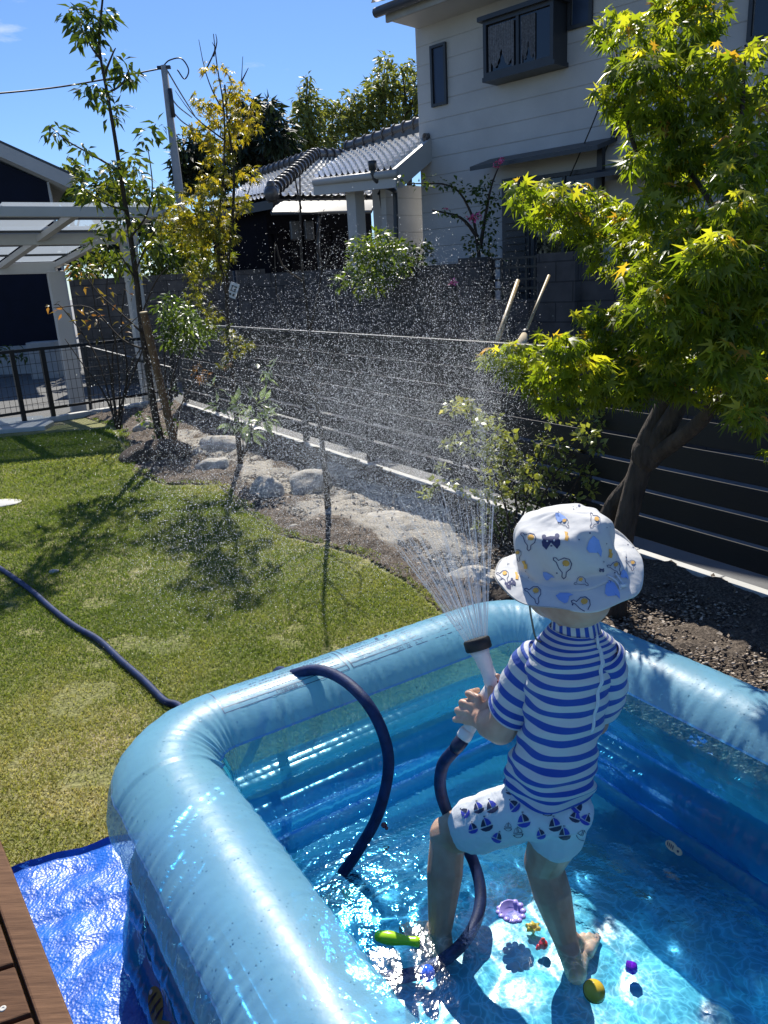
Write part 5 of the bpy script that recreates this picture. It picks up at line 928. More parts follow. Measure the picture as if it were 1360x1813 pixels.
def watermat():
    m, t, o = newmat('pool_water')
    fr = N(t, 'ShaderNodeFresnel', IOR=1.33); g = N(t, 'ShaderNodeBsdfGlossy', Roughness=.045); tr = N(t, 'ShaderNodeBsdfRefraction' if MNEE else 'ShaderNodeBsdfTransparent')
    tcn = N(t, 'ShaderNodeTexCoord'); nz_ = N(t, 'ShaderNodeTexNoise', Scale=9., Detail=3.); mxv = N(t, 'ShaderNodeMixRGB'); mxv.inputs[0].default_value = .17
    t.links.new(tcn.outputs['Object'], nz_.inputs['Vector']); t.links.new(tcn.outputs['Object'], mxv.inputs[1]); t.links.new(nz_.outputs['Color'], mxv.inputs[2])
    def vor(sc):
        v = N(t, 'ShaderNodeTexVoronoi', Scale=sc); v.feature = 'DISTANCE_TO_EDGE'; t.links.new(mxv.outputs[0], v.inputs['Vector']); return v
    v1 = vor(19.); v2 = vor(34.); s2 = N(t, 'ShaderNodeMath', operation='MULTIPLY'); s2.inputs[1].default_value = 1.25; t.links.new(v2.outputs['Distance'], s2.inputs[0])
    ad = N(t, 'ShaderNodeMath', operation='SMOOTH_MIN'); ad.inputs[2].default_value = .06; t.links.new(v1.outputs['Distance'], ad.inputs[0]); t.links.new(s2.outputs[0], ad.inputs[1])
    r = ramp(t, [(.0, (.98, 1, 1)), (.035, (.72, .78, .80)), (.10, (.54, .62, .65)), (.3, (.46, .55, .58))]); t.links.new(ad.outputs[0], r.inputs[0])  # net of caustic light painted into the surface's transparency, bright at cell edges
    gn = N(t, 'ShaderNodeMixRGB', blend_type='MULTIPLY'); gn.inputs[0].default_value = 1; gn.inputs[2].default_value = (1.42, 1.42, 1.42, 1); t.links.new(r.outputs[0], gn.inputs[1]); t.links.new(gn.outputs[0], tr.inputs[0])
    n2 = N(t, 'ShaderNodeTexNoise', Scale=70., Detail=3.); b_ = N(t, 'ShaderNodeBump', Strength=1., Distance=.0007); t.links.new(tcn.outputs['Object'], n2.inputs['Vector']); t.links.new(n2.outputs[0], b_.inputs['Height']); t.links.new(b_.outputs[0], g.inputs['Normal']); t.links.new(b_.outputs[0], fr.inputs['Normal'])
    mi = N(t, 'ShaderNodeMixShader'); t.links.new(fr.outputs[0], mi.inputs[0]); t.links.new(tr.outputs[0], mi.inputs[1]); t.links.new(g.outputs[0], mi.inputs[2]); t.links.new(mi.outputs[0], o.inputs[0]); return m
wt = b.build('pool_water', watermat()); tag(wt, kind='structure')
# ---------------- toys
toys = []
def toy(o, label, cat='toy'): tag(o, label, cat, 'toys in the pool'); toys.append(o); return o
def plastic(nm, c, tr_=0.): return mat(nm, c, .22, .04, 20., coat=.4, trans=tr_)
p, q = G(672, 1658, WZ+.005), G(740, 1668, WZ+.003); b = MB(); n_ = 12
P = [p+(q-p)*(k/n_) for k in range(n_+1)]; b.tube([p+(p-q)*.02]+P+[q+(q-p)*.05], [.003]+[.0118+.0025*math.sin(k*.5) if k < 11 else .0105 for k in range(n_+1)]+[.008], 18); b.ball(p, .0118, 14, 9)
toy(b.build('skittle', plastic('lime_plastic', (.50, .88, .02))), 'lime green skittle shaped toy floating beside the left foot')
c = G(905, 1620, WZ-.004); b = MB(); b.lathe([(.004, -.002), (.018, 0), (.027, .008), (.0285, .013), (.0265, .012), (.017, .004), (.003, .002)], c, (.1, -.2, 1), 26)
for k in range(12): a = k*.524; b.ball(c+[.027*math.cos(a), .027*math.sin(a), .010+.003*math.sin(a*2)], (.0075, .0075, .004), 8, 5)
toy(b.build('scalloped_cup', plastic('lilac_plastic', (.42, .36, .80))), 'pale lilac scalloped cup floating between the two feet')
c = G(943, 1645, .045); b = MB(); vs = []
for k in range(12): a = k*math.pi/6; r = .016 if k % 2 else .009; vs.append((c[0]+r*math.cos(a)*1.2, c[1]+r*math.sin(a), c[2]))
b.prism(vs, (.002, 0, .010)); b.ball(c+[0, 0, .010], (.010, .008, .007), 10, 6); toy(bevel(b.build('star_toy', plastic('yellow_plastic', (.75, .45, .03)), smooth=False), .002), 'small yellow star shaped toy near the right foot')
c = G(962, 1672, .05); b = MB(); b.ball(c, .0105, 14, 10); b.ball(c+[-.010, -.002, -.004], .006, 10, 7); b.ball(c+[.0, .002, .010], .005, 10, 7); b.ball(c+[-.014, -.004, -.006], .004, 8, 6); toy(b.build('red_toy', plastic('red_plastic', (.75, .01, .02))), 'little red round toy next to the yellow star')
c = G(1118, 1713, .06); b = MB(); 
b.lathe([(.001, -.012), (.009, -.010), (.014, -.001), (.013, .004), (.006, .012), (.001, .0165)], c, (-.5, .3, .8), 8); toy(smoothcut(b.build('purple_gem', plastic('purple_plastic', (.20, .01, .62)))), 'deep purple gem shaped toy right of the child')
c = G(1052, 1755, WZ+.004); b = MB(); b.ball(c, .0215, 28, 18); bl = b.build('yellow_ball', plastic('ball_yellow', (.72, .50, .04))); toy(bl, 'yellow plastic ball with a thin dark band floating in front of the right foot', 'ball')
b = MB(); ax = Vector((.18, -.38, .9)).normalized(); x_ = ax.cross(Vector((0, 1, 0))).normalized(); y_ = ax.cross(x_); b.tube([V(c)+(x_*math.cos(k/20*math.pi)+y_*math.sin(k/20*math.pi))*.0213 for k in range(41)], .0011, 6); b.build('band', M['black_rubber'], bl)
c = G(617, 1585, .045); b = MB(); b.ball(c, (.013, .018, .012), 14, 9); b.ball(c+[.012, .014, .003], .008, 10, 7); b.ball(c+[-.010, .012, .002], .007, 10, 7); b.ball(c+[.004, -.016, 0], .008, 10, 7); toy(b.build('green_toy', plastic('green_plastic', (.10, .42, .01))), 'green toy sunk under water beside the hose at the left')
c = G(757, 1722, .075); b = MB(); b.lathe([(.004, -.013), (.014, -.011), (.017, .0), (.012, .010), (.003, .013)], c, (.5, 0, .8), 16); toy(b.build('blue_cup', plastic('blue_plastic', (.02, .12, .80))), 'small blue cup in the water where the hose meets the left rim')
c = V(A(680, 1461, 1.63)); b = MB(); b.ball(c, (.008, .004, .009), 10, 7); b.ball(c+Vector((.006, -.003, -.007)), .005, 8, 6); toy(b.build('brown_sticker', plastic('brown_plastic', (.25, .07, .09))), 'tiny brownish toy stuck on the far inner wall near the hose')
# foot shaped sticker on the right inner wall
c = A(1195, 1502, 1.49); sx = np.array([*(E1*.72), -.10]); sx /= np.linalg.norm(sx); sn = np.array([*(-E2*.9), .35]); sn /= np.linalg.norm(sn); sy = np.cross(sn, sx); b = MB()
def flat(pts, c0, off, th=.003): return [c0+sx*x+sy*y+sn*off for x, y in pts]
out1 = ell(.016, .009, 16, 0, -.008)+[] ; b.prism(flat(ell(.0165, .0105, 18, 0, -.008), c, 0), sn*.003); b.prism(flat(ell(.011, .0085, 16, 0, .010), c, .0004), sn*.003); fs_ = b.build('foam_sticker', mat('foam_cream', (.62, .58, .42), .6, .05, 30.), smooth=False)
b = MB()
for k in range(4): b.prism(flat(ell(.0012, .006, 8, .2, -.018+k*.005), c, .0036), sn*.0006)
b.prism(flat(ell(.003, .003, 8, 0, .011, .001), c, .004), sn*.0006); b.build('sticker_marks', M['ink'], fs_, smooth=False); toy(fs_, 'cream foam sticker with dark stripes on the right inner wall', 'sticker')
# ---------------- garden hose
HZ = .0145
def hosemat():
    m, t, o = newmat('hose_navy'); p = N(t, 'ShaderNodeBsdfPrincipled', Roughness=.6); p.inputs['Specular IOR Level'].default_value = .3
    tcn = N(t, 'ShaderNodeTexCoord'); n1 = N(t, 'ShaderNodeTexNoise', Scale=40., Detail=4.); t.links.new(tcn.outputs['Object'], n1.inputs['Vector']); r = ramp(t, [(.35, (.006, .018, .07)), (.7, (.014, .036, .125))]); t.links.new(n1.outputs[0], r.inputs[0]); t.links.new(r.outputs[0], p.inputs['Base Color'])
    v = N(t, 'ShaderNodeTexVoronoi', Scale=330.); b_ = N(t, 'ShaderNodeBump', Strength=.5, Distance=.0008); t.links.new(tcn.outputs['Object'], v.inputs['Vector']); t.links.new(v.outputs['Distance'], b_.inputs['Height']); t.links.new(b_.outputs[0], p.inputs['Normal']); t.links.new(p.outputs[0], o.inputs[0]); return m
M['hose'] = hosemat()
hp = [G(-60, 970, HZ), G(0, 1006, HZ), G(55, 1045, HZ), G(95, 1080, HZ), G(135, 1110, HZ), G(175, 1133, HZ), G(215, 1170, HZ), G(255, 1205, HZ), G(290, 1240, HZ), G(325, 1268, HZ)]
hp += [np.array([-.62, 1.80, HZ]), np.array([-.50, 1.95, .03]), np.array([-.40, 1.955, .20]), np.array([-.33, 1.93, .40]), G(515, 1195, .515), G(560, 1186, .545), G(605, 1202, .55), G(648, 1242, .53), G(678, 1298, .46), G(688, 1360, .36), G(670, 1440, .24), G(635, 1505, .14), G(600, 1555, .07), G(575, 1590, .05), G(560, 1650, .045), G(600, 1705, .042), G(660, 1728, .045), G(715, 1728, .055), G(765, 1712, .065), G(815, 1675, .072), G(843, 1630, .08), A(851, 1580, 1.42), A(840, 1530, 1.475), A(820, 1490, 1.50), A(795, 1445, 1.49), A(780, 1398, 1.46), A(784, 1355, 1.425)]
NOZB = A(819, 1309, 1.405); hend = A(806, 1326, 1.40); hp += [hend]
b = MB(); b.tube(catmull(hp, 7), .0135, 14); ho = b.build('garden_hose', M['hose']); tag(ho, 'navy blue garden hose crossing the lawn and looping into the pool', 'hose')
# ---------------- spray nozzle
nz_ = empty('spray_nozzle', NOZB, 'white hose spray gun with a round black shower head held by the child', 'spray nozzle')
def between(p, q, prof, mb, n=20): p, q = np.array(p), np.array(q); d = np.linalg.norm(q-p); ax = (q-p)/d; mb.lathe([(r, t*d) for r, t in prof], p, ax, n)
N1 = A(873, 1212, 1.43); N2 = A(848, 1148, 1.455); N3 = A(843, 1131, 1.463)
b = MB(); between(N1, N2, [(.0, -.28), (.014, -.26), (.0165, -.05), (.0165, .18), (.0148, .2), (.0148, .5), (.0165, .55), (.0175, .8), (.023, 1.0)], b); b.build('barrel', M['white_plastic'], nz_)
b = MB(); between(N2, N3, [(.0265, -.15), (.0285, .0), (.0285, .85), (.026, 1.0), (.001, 1.0)], b, 32); smoothcut(b.build('shower_head', M['black_rubber'], nz_))
b = MB(); gr = [A(872, 1222, 1.43), A(855, 1248, 1.425), A(840, 1275, 1.415), NOZB]; b.tube(catmull(gr, 4), [.019, .019, .0185, .018, .0175, .017, .0165, .016, .015, .0145, .014, .0135, .013][:13], 16); b.build('grip', M['white_plastic'], nz_)
b = MB(); between(A(828, 1293, 1.41), NOZB, [(.0145, -.1), (.0155, .1), (.0165, .7), (.014, 1.)], b); b.build('collar', M['white_plastic'], nz_); b = MB(); between(NOZB, hend, [(.013, -.1), (.0155, 0), (.0155, .7), (.0125, 1.2)], b, 12); b.build('hose_nut', mat('nut_navy', (.008, .014, .05), .4, .1, 20.), nz_)
b = MB(); b.tube([A(883, 1205, 1.405), A(889, 1222, 1.40), A(886, 1240, 1.40)], [.004, .006, .005], 8); b.build('trigger', mat('trigger_red', (.30, .05, .04), .4, .1, 20.), nz_)
# ---------------- spray: thin jets that break into drops
NC = N3.copy(); NAX = np.array([-.155, .58, .64])
def jets():
    bfr = np.cross(NAX, [1, 0, 0]); bfr /= np.linalg.norm(bfr); a_ = NAX/np.linalg.norm(NAX); c_ = np.cross(a_, bfr); J = []
    for rr, m in ((.1, 4), (.35, 10), (.6, 16), (.85, 24), (1., 30)):
        for k in range(m):
            ph = 2*math.pi*(k+.5*rng.random())/m; o = (bfr*math.cos(ph)+c_*math.sin(ph)); d = a_+o*rr*.33*(.9+.2*rng.random()); d /= np.linalg.norm(d); J.append((NC+o*rr*.024, d, 3.9+.9*rng.random()))
    return J
J = jets()
def fly(p0, v0, t, k=.55): # gravity and light drag
    e = (1-np.exp(-k*t))/k; return p0+v0*e+np.array([0, 0, -9.8])*((t-e)/k)
vs, fs = [], []
oc = np.array([(1, 0, 0), (-1, 0, 0), (0, 1, 0), (0, -1, 0), (0, 0, 1), (0, 0, -1)], float); of = np.array([(0, 2, 4), (2, 1, 4), (1, 3, 4), (3, 0, 4), (2, 0, 5), (1, 2, 5), (3, 1, 5), (0, 3, 5)])
ND = 200000; jj = (len(J)*rng.random(ND)**1.1).astype(int); tt = .035+.735*rng.random(ND)**1.05
JP, JD, JV = np.array([j[0] for j in J]), np.array([j[1] for j in J]), np.array([j[2] for j in J])
V0 = JD[jj]*JV[jj][:, None]*(1+.05*rng.normal(size=(ND, 1)))+rng.normal(size=(ND, 3))*(.05+.18*tt)[:, None]
ee = (1-np.exp(-.55*tt))/.55; Pd = JP[jj]+V0*ee[:, None]+np.array([0, 0, -9.8])*((tt-ee)/.55)[:, None]; Rd = (.00034+.0009*rng.random(ND)**4)*(.6+tt*1.3)
ok = Pd[:, 2] > .03; Pd, Rd = Pd[ok], Rd[ok]; v = Pd[:, None, :]+oc[None]*Rd[:, None, None]; f = (of[None]+np.arange(len(Pd))[:, None, None]*6).reshape(-1, 3)
def spraymat():
    m, t, o = newmat('spray_drops'); p = N(t, 'ShaderNodeBsdfPrincipled', Roughness=.15); p.inputs['Base Color'].default_value = (.80, .84, .88, 1); tr = N(t, 'ShaderNodeBsdfTranslucent'); tr.inputs[0].default_value = (.95, .97, 1, 1); tp = N(t, 'ShaderNodeBsdfTransparent')
    a = N(t, 'ShaderNodeMixShader'); a.inputs[0].default_value = .6; t.links.new(p.outputs[0], a.inputs[1]); t.links.new(tr.outputs[0], a.inputs[2]); c = N(t, 'ShaderNodeMixShader'); c.inputs[0].default_value = .72; t.links.new(tp.outputs[0], c.inputs[1]); t.links.new(a.outputs[0], c.inputs[2]); t.links.new(c.outputs[0], o.inputs[0]); return m
M['spray'] = spraymat(); tag(npmesh('water_spray', v.reshape(-1, 3), f, M['spray'], None, None, True), kind='stuff')
b = MB()
for p0, d, v in J:
    for _ in range(3):
        t0 = rng.uniform(0, .06) if _ else 0; t1 = t0+rng.uniform(.02, .05); dd = d+rng.normal(size=3)*.012; b.tube([fly(p0, dd*v, t0+(t1-t0)*s) for s in (0, .5, 1)], [.0003, .00035, .0002], 4, cap=False)
tag(b.build('water_jets', M['spray'], None), kind='stuff')
# ---------------- deck and tarp
DZ = .33
d0, d1 = G(0, 1485, DZ), G(131, 1813, DZ); dd = (d1-d0)[:2]/np.linalg.norm((d1-d0)[:2]); dn = np.array([dd[1], -dd[0]]); dn = dn if dn[0] < 0 else -dn
dk = empty('wooden_deck', (d0[0], d0[1], 0), 'brown wooden deck with screwed boards at the bottom left corner', 'deck')
def DP(a, s, z): p = d0[:2]+dd*a+dn*s; return np.array([p[0], p[1], z])
M['deckwood'] = mat('deckwood', (.13, .062, .030), .6, .35, 7., .0012, 50, stretch=(1, 1, 1)); M['deckedge'] = mat('deckedge', (.20, .105, .055), .6, .25, 9., .001, 50)
def woodmat(name, c1, c2, ang):
    m, t, o = newmat(name); tcn = N(t, 'ShaderNodeTexCoord'); mpn = N(t, 'ShaderNodeMapping'); mpn.inputs['Rotation'].default_value = (0, 0, -ang); mpn.inputs['Scale'].default_value = (1.5, 22, 22); t.links.new(tcn.outputs['Object'], mpn.inputs[0])
    n1 = N(t, 'ShaderNodeTexNoise', Scale=6., Detail=7., Roughness=.65); t.links.new(mpn.outputs[0], n1.inputs['Vector']); r = ramp(t, [(.3, c1), (.62, c2), (.8, tuple(c*1.5 for c in c2))]); t.links.new(n1.outputs[0], r.inputs[0])
    p = N(t, 'ShaderNodeBsdfPrincipled', Roughness=.8); p.inputs['Specular IOR Level'].default_value = .2; t.links.new(r.outputs[0], p.inputs['Base Color']); b_ = N(t, 'ShaderNodeBump', Strength=1., Distance=.0015); t.links.new(n1.outputs[0], b_.inputs['Height']); t.links.new(b_.outputs[0], p.inputs['Normal']); t.links.new(p.outputs[0], o.inputs[0]); return m
M['deck_edge'] = woodmat('deck_edge', (.085, .043, .024), (.165, .088, .048), math.atan2(dd[1], dd[0])); M['deck_board'] = woodmat('deck_board', (.055, .026, .014), (.125, .064, .034), math.atan2(dn[1], dn[0]))
b = MB(); a0, a1 = DP(-1.2, .022, DZ-.02), DP(1.4, .022, DZ-.02); b.beam(a0-[0, 0, .05], a1-[0, 0, .05], .044, .14); bevel(b.build('edge_board', M['deck_edge'], dk, smooth=False), .004)
a = -1.0; k = 0; scr = MB(); BW = .115
skew = .10
while a < 1.3:
    b = MB(); q = [DP(a, .050, DZ-.03), DP(a+BW, .050, DZ-.03), DP(a+BW-.5, 1.9, DZ-.03), DP(a-.5, 1.9, DZ-.03)]; b.prism(q, (0, 0, .028)); bevel(b.build('deck_board', M['deck_board'], dk, smooth=False), .003)
    for (sa, ss) in ((.028, .085), (.088, .085)):
        c = DP(a+sa-.01, ss, DZ-.002); s_ = MB(); s_.lathe([(.0058, 0), (.0054, .0012), (.0025, .0013), (.0022, .0002)], c, (0, 0, 1), 12); s_.build('screw', M['concrete_pale'], dk)
    a += BW+.010; k += 1
b = MB(); b.beam(DP(-1.2, .08, .12), DP(1.4, .08, .12), .04, .2); b.build('joist', M['deck_board'], dk, smooth=False)
tz = G(30, 1542, .015); tcorner = tz[:2]; te = (G(205, 1492, .015)-tz)[:2]; te /= np.linalg.norm(te); ten = np.array([te[1], -te[0]])
def tarp_p(u, v):
    a, c = -.02+u*2.0, v*2.6; x, y = tcorner+te*a+ten*c; z = .018+.010*vnoise(np.array([x]), np.array([y]), 5, 31)[0]+.010*vnoise(np.array([x+y*.5]), np.array([y-x*.4]), 13, 32)[0]+.0035*vnoise(np.array([x*1.6-y]), np.array([y]), 40, 33)[0]
    k = 1.; 
    if .0 < a < 1.9 and c > .2: z -= .004
    x += .008*math.sin(c*9); return (x, y+.006*math.sin(a*11), z-.012 if c > .0 else z)
b = MB(); b.grid(tarp_p, 220, 260)
def tarpmat():
    m, t, o = newmat('tarp_blue'); p = N(t, 'ShaderNodeBsdfPrincipled', Roughness=.36); p.inputs['Base Color'].default_value = (.008, .12, .62, 1); p.inputs['Coat Weight'].default_value = .15
    tcn = N(t, 'ShaderNodeTexCoord'); n1 = N(t, 'ShaderNodeTexVoronoi', Scale=150.); n3 = N(t, 'ShaderNodeTexNoise', Scale=16., Detail=5.); t.links.new(tcn.outputs['Object'], n1.inputs['Vector']); t.links.new(tcn.outputs['Object'], n3.inputs['Vector'])
    b1 = N(t, 'ShaderNodeBump', Strength=1., Distance=.009); b2 = N(t, 'ShaderNodeBump', Strength=.7, Distance=.0012); t.links.new(n3.outputs[0], b1.inputs['Height']); t.links.new(n1.outputs['Distance'], b2.inputs['Height']); t.links.new(b1.outputs[0], b2.inputs['Normal']); t.links.new(b2.outputs[0], p.inputs['Normal'])
    r = ramp(t, [(.3, (.006, .09, .50)), (.7, (.012, .16, .72))]); t.links.new(n3.outputs[0], r.inputs[0]); t.links.new(r.outputs[0], p.inputs['Base Color']); t.links.new(p.outputs[0], o.inputs[0]); return m
tp_ = b.build('blue_tarp', tarpmat()); tag(tp_, 'crinkled bright blue tarpaulin spread on the grass under the pool', 'tarpaulin')

# ================================================================== THE CHILD
def mball_body(name, caps, balls, voxel, m, parent, smooth=6, fac=.6):
    b = MB()
    for p, q, r0, r1 in caps:
        p, q = V(p), V(q); n = 14; ax = (q-p); L_ = ax.length; ax = ax.normalized(); a = Vector((1, 0, 0)) if abs(ax.x) < .8 else Vector((0, 1, 0)); x = ax.cross(a).normalized(); y = ax.cross(x); vs = []; K = 5
        prof = [(r0*math.sin(t*math.pi/2/K), -r0*math.cos(t*math.pi/2/K)) for t in range(1, K+1)]+[(r1*math.cos(t*math.pi/2/K), L_+r1*math.sin(t*math.pi/2/K)) for t in range(0, K)]
        vs = [p-ax*r0]+[p+ax*h+(x*math.cos(2*math.pi*j/n)+y*math.sin(2*math.pi*j/n))*r for r, h in prof for j in range(n)]+[q+ax*r1]
        k = len(prof); fs = [(0, 1+(j+1) % n, 1+j) for j in range(n)]+[(1+i*n+j, 1+i*n+(j+1) % n, 1+(i+1)*n+(j+1) % n, 1+(i+1)*n+j) for i in range(k-1) for j in range(n)]+[(len(vs)-1, 1+(k-1)*n+j, 1+(k-1)*n+(j+1) % n) for j in range(n)]
        b.add(vs, fs)
    for c, r, ax in balls: b.ball(c, r, 20, 14, axes=ax)
    o = b.build(name, m, parent); r_ = o.modifiers.new('remesh', 'REMESH'); r_.mode = 'VOXEL'; r_.voxel_size = voxel; r_.use_smooth_shade = True
    s_ = o.modifiers.new('smooth', 'SMOOTH'); s_.factor = fac; s_.iterations = smooth; return o
def skinmat():
    m, t, o = newmat('skin'); p = N(t, 'ShaderNodeBsdfPrincipled', Roughness=.45); p.inputs['Subsurface Weight'].default_value = .25; p.inputs['Subsurface Radius'].default_value = (.012, .005, .003); p.inputs['Subsurface Scale'].default_value = .6
    tcn = N(t, 'ShaderNodeTexCoord'); n1 = N(t, 'ShaderNodeTexNoise', Scale=16., Detail=7.); t.links.new(tcn.outputs['Object'], n1.inputs['Vector']); r = ramp(t, [(.3, (.46, .23, .15)), (.5, (.56, .34, .235)), (.7, (.64, .42, .31))]); t.links.new(n1.outputs[0], r.inputs[0]); t.links.new(r.outputs[0], p.inputs['Base Color'])
    n2 = N(t, 'ShaderNodeTexNoise', Scale=260., Detail=3.); b_ = N(t, 'ShaderNodeBump', Strength=.3, Distance=.0006); t.links.new(tcn.outputs['Object'], n2.inputs['Vector']); t.links.new(n2.outputs[0], b_.inputs['Height']); t.links.new(b_.outputs[0], p.inputs['Normal']); t.links.new(p.outputs[0], o.inputs[0]); return m
M['skin'] = skinmat()
FA = math.radians(27); FWD = Vector((-math.sin(FA), math.cos(FA), 0)); RGT = Vector((math.cos(FA), math.sin(FA), 0)); UPV = Vector((0, 0, 1))
ch = empty('person', (.2, 1.31, .03), 'small child in bucket hat and striped swim shirt standing in pool with a spray nozzle', 'person')
pel = V(A(965, 1422, 1.30)); wai = V(A(985, 1370, 1.295)); chest = V(A(1010, 1230, 1.29)); neckb = V(A(1018, 1120, 1.28)); headc = V(A(1008, 1022, 1.275))
hipL, hipR = V(A(930, 1432, 1.315)), V(A(1003, 1432, 1.275)); knL, knR = V(A(793, 1478, 1.42)), V(A(962, 1528, 1.33)); anL, anR = V(A(779, 1650, 1.335)), V(A(1001, 1664, 1.285))
heL, heR = V(G(786, 1686, .052)), V(G(1020, 1722, .052)); 
def toe(he, ang, L_): return he+Vector((-math.sin(ang), math.cos(ang), 0))*L_
tL, tR = toe(heL, math.radians(34), .095), toe(heR, math.radians(-24), .095)
shL, shR = V(A(955, 1165, 1.32)), V(A(1075, 1155, 1.262)); elL = V(A(886, 1288, 1.335)); wrL = V(A(852, 1276, 1.385)); elR = V(A(1055, 1280, 1.40)); wrR = V(A(935, 1240, 1.44))
caps = [(pel, wai, .046, .048), (wai, chest, .052, .054), (chest, neckb-Vector((0, 0, .03)), .054, .040), (neckb-Vector((0, 0, .02)), headc-Vector((0, 0, .03)), .037, .037),
        (shL*.8+shR*.2-UPV*.014, shR*.8+shL*.2-UPV*.014, .028, .028), (hipL, hipR*.85+hipL*.15, .044, .040), (shL*.85+elL*.15, shL*.4+elL*.6, .031, .034), (shL*.4+elL*.6, elL, .034, .034), (elL, elL*.5+wrL*.5, .034, .031), (elL*.5+wrL*.5, wrL, .031, .020),
        (shR*.8+elR*.2, elR, .028, .026), (elR, wrR, .026, .017), (hipL, hipL*.45+knL*.55, .046, .050), (hipL*.45+knL*.55, knL, .053, .041), (knL, knL+(anL-knL)*.4, .039, .040), (knL+(anL-knL)*.4, anL, .040, .0255),
        (hipR*.6+knR*.4-RGT*.002, hipR*.45+knR*.55, .047, .049), (hipR*.45+knR*.55, knR, .050, .041), (knR, knR+(anR-knR)*.4, .040, .041), (knR+(anR-knR)*.4, anR, .041, .026)]
for an, he, to in ((anL, heL, tL), (anR, heR, tR)):
    d = (to-he).normalized(); s_ = Vector((d.y, -d.x, 0)); sg = 1 if he is heL else -1; z_ = Vector((0, 0, 1))
    caps += [(an, he, .0255, .0225), (an+d*.010, he+d*.066-z_*.002, .0235, .0165), (he, he+d*.075-z_*.006, .0215, .018), (he+d*.06-s_*.012*sg, he+d*.092-s_*.017*sg-z_*.008, .0165, .0145), (he+d*.055+s_*.012*sg, he+d*.084+s_*.016*sg-z_*.008, .0155, .0135)]
    for o_, l_, r_ in ((-.025, .128, .0098), (-.0095, .129, .0074), (.003, .124, .0070), (.014, .117, .0066), (.024, .107, .0062)):
        caps.append((he+d*.085+s_*(o_*sg*.85)-z_*.010, he+d*(l_-.010)+s_*(o_*sg)-z_*.014, r_, r_*.95))
for kn_, hp_, an_ in ((knL, hipL, anL), (knR, hipR, anR)):
    fdir = ((kn_-hp_).normalized()+(kn_-an_).normalized()); fdir = fdir.normalized() if fdir.length > .2 else FWD; caps.append((kn_+fdir*.012, kn_+fdir*.012-UPV*.012, .031, .028)); cb = kn_+(an_-kn_)*.36-fdir*.008; caps.append((cb, cb+(an_-kn_)*.18, .035, .027))
    caps.append((an_+UPV*.002+RGT*.014, an_+RGT*.012, .014, .013)); caps.append((an_+UPV*.002-RGT*.014, an_-RGT*.012, .014, .013))
# left hand closed round the grip
kn = [A(846, 1236, 1.412), A(836, 1249, 1.408), A(829, 1262, 1.403), A(824, 1275, 1.40)]; kn = [V(k) for k in kn]; hb = V(A(848, 1268, 1.388))
for k in kn: caps.append((wrL, k, .0145, .0095))
caps.append((wrL, hb, .0165, .015))
mids = [V(A(829, 1228, 1.428)), V(A(818, 1244, 1.424)), V(A(810, 1258, 1.42)), V(A(806, 1274, 1.412))]; tips = [V(A(846, 1222, 1.452)), V(A(836, 1240, 1.447)), V(A(830, 1256, 1.443)), V(A(824, 1272, 1.435))]
for k, (a, c, e) in enumerate(zip(kn, mids, tips)): r = (.0078, .0080, .0078, .0068)[k]; caps += [(a, c, r*1.1, r), (c, e, r, r*.82)]
th0, th1, th2 = V(A(858, 1258, 1.392)), V(A(872, 1240, 1.397)), V(A(868, 1219, 1.404)); caps += [(wrL, th0, .014, .0115), (th0, th1, .0115, .0088), (th1, th2, .0088, .0072)]
# right hand steadying the barrel from behind the sleeve
hb2 = V(A(905, 1225, 1.45)); caps.append((wrR, hb2, .0165, .016))
for k in range(4):
    a = V(A(893, 1213+k*9, 1.455-.003*k)); c = V(A(878, 1207+k*9, 1.465)); caps += [(hb2, a, .012, .0085), (a, c, .0078, .007), (c, V(A(866, 1212+k*9, 1.455)), .007, .006)]
caps += [(hb2, V(A(892, 1206, 1.435)), .011, .009), (V(A(892, 1206, 1.435)), V(A(880, 1198, 1.430)), .009, .0075)]
hf = FWD; ha = (RGT, FWD, UPV)
balls = [(headc+Vector((0, 0, .005)), (.078, .088, .092), ha), (headc+hf*.035-Vector((0, 0, .045)), (.055, .05, .045), ha), (headc-hf*.02-Vector((0, 0, .035)), (.06, .06, .05), ha),
         (headc+hf*.088-Vector((0, 0, .022)), (.010, .013, .010), ha), (headc+hf*.072-Vector((0, 0, .048)), (.020, .010, .006), ha), (headc+hf*.074-Vector((0, 0, .058)), (.016, .010, .006), ha),
         (headc+RGT*.080-Vector((0, 0, .015)), (.008, .014, .021), ha), (headc-RGT*.080-Vector((0, 0, .015)), (.008, .014, .021), ha), (headc+hf*.06+RGT*.035-Vector((0, 0, .04)), (.022, .018, .02), ha), (headc+hf*.06-RGT*.035-Vector((0, 0, .04)), (.022, .018, .02), ha), (pel-FWD*.02+RGT*.03, (.03, .03, .03), ha), (pel-FWD*.01-RGT*.03, (.03, .03, .03), ha)]
body = mball_body('body', caps, balls, .0026, M['skin'], ch, 5, .5); body['label'] = 'bare arms, neck and legs of the child'
for s_ in (-1, 1):
    c = headc+hf*.077+RGT*s_*.028-Vector((0, 0, .006)); b = MB(); b.ball(c, .0105, 14, 10); b.build('eye', M['white_plastic'], ch); b = MB(); b.ball(c+hf*.006, .0062, 12, 8); b.build('iris', M['black_rubber'], ch)
b = MB()
for k in range(500):
    an = rng.uniform(-2.9, 2.9); 
    if abs(an) < .9: continue
    d = hf*math.cos(an)+RGT*math.sin(an); z0 = rng.uniform(.03, .06); p = headc+d*.074+Vector((0, 0, z0)); q = p-d*.012+Vector((rng.normal()*.006, rng.normal()*.006, -.018-.012*rng.random())); e = headc+(q-headc)*1.0; b.tube([p, (p+e)/2+d*.005, e-d*.014], [.0009, .0009, .0003], 4, cap=False)
b.build('hair', mat('hair', (.02, .013, .009), .45, .3, 30.), ch)
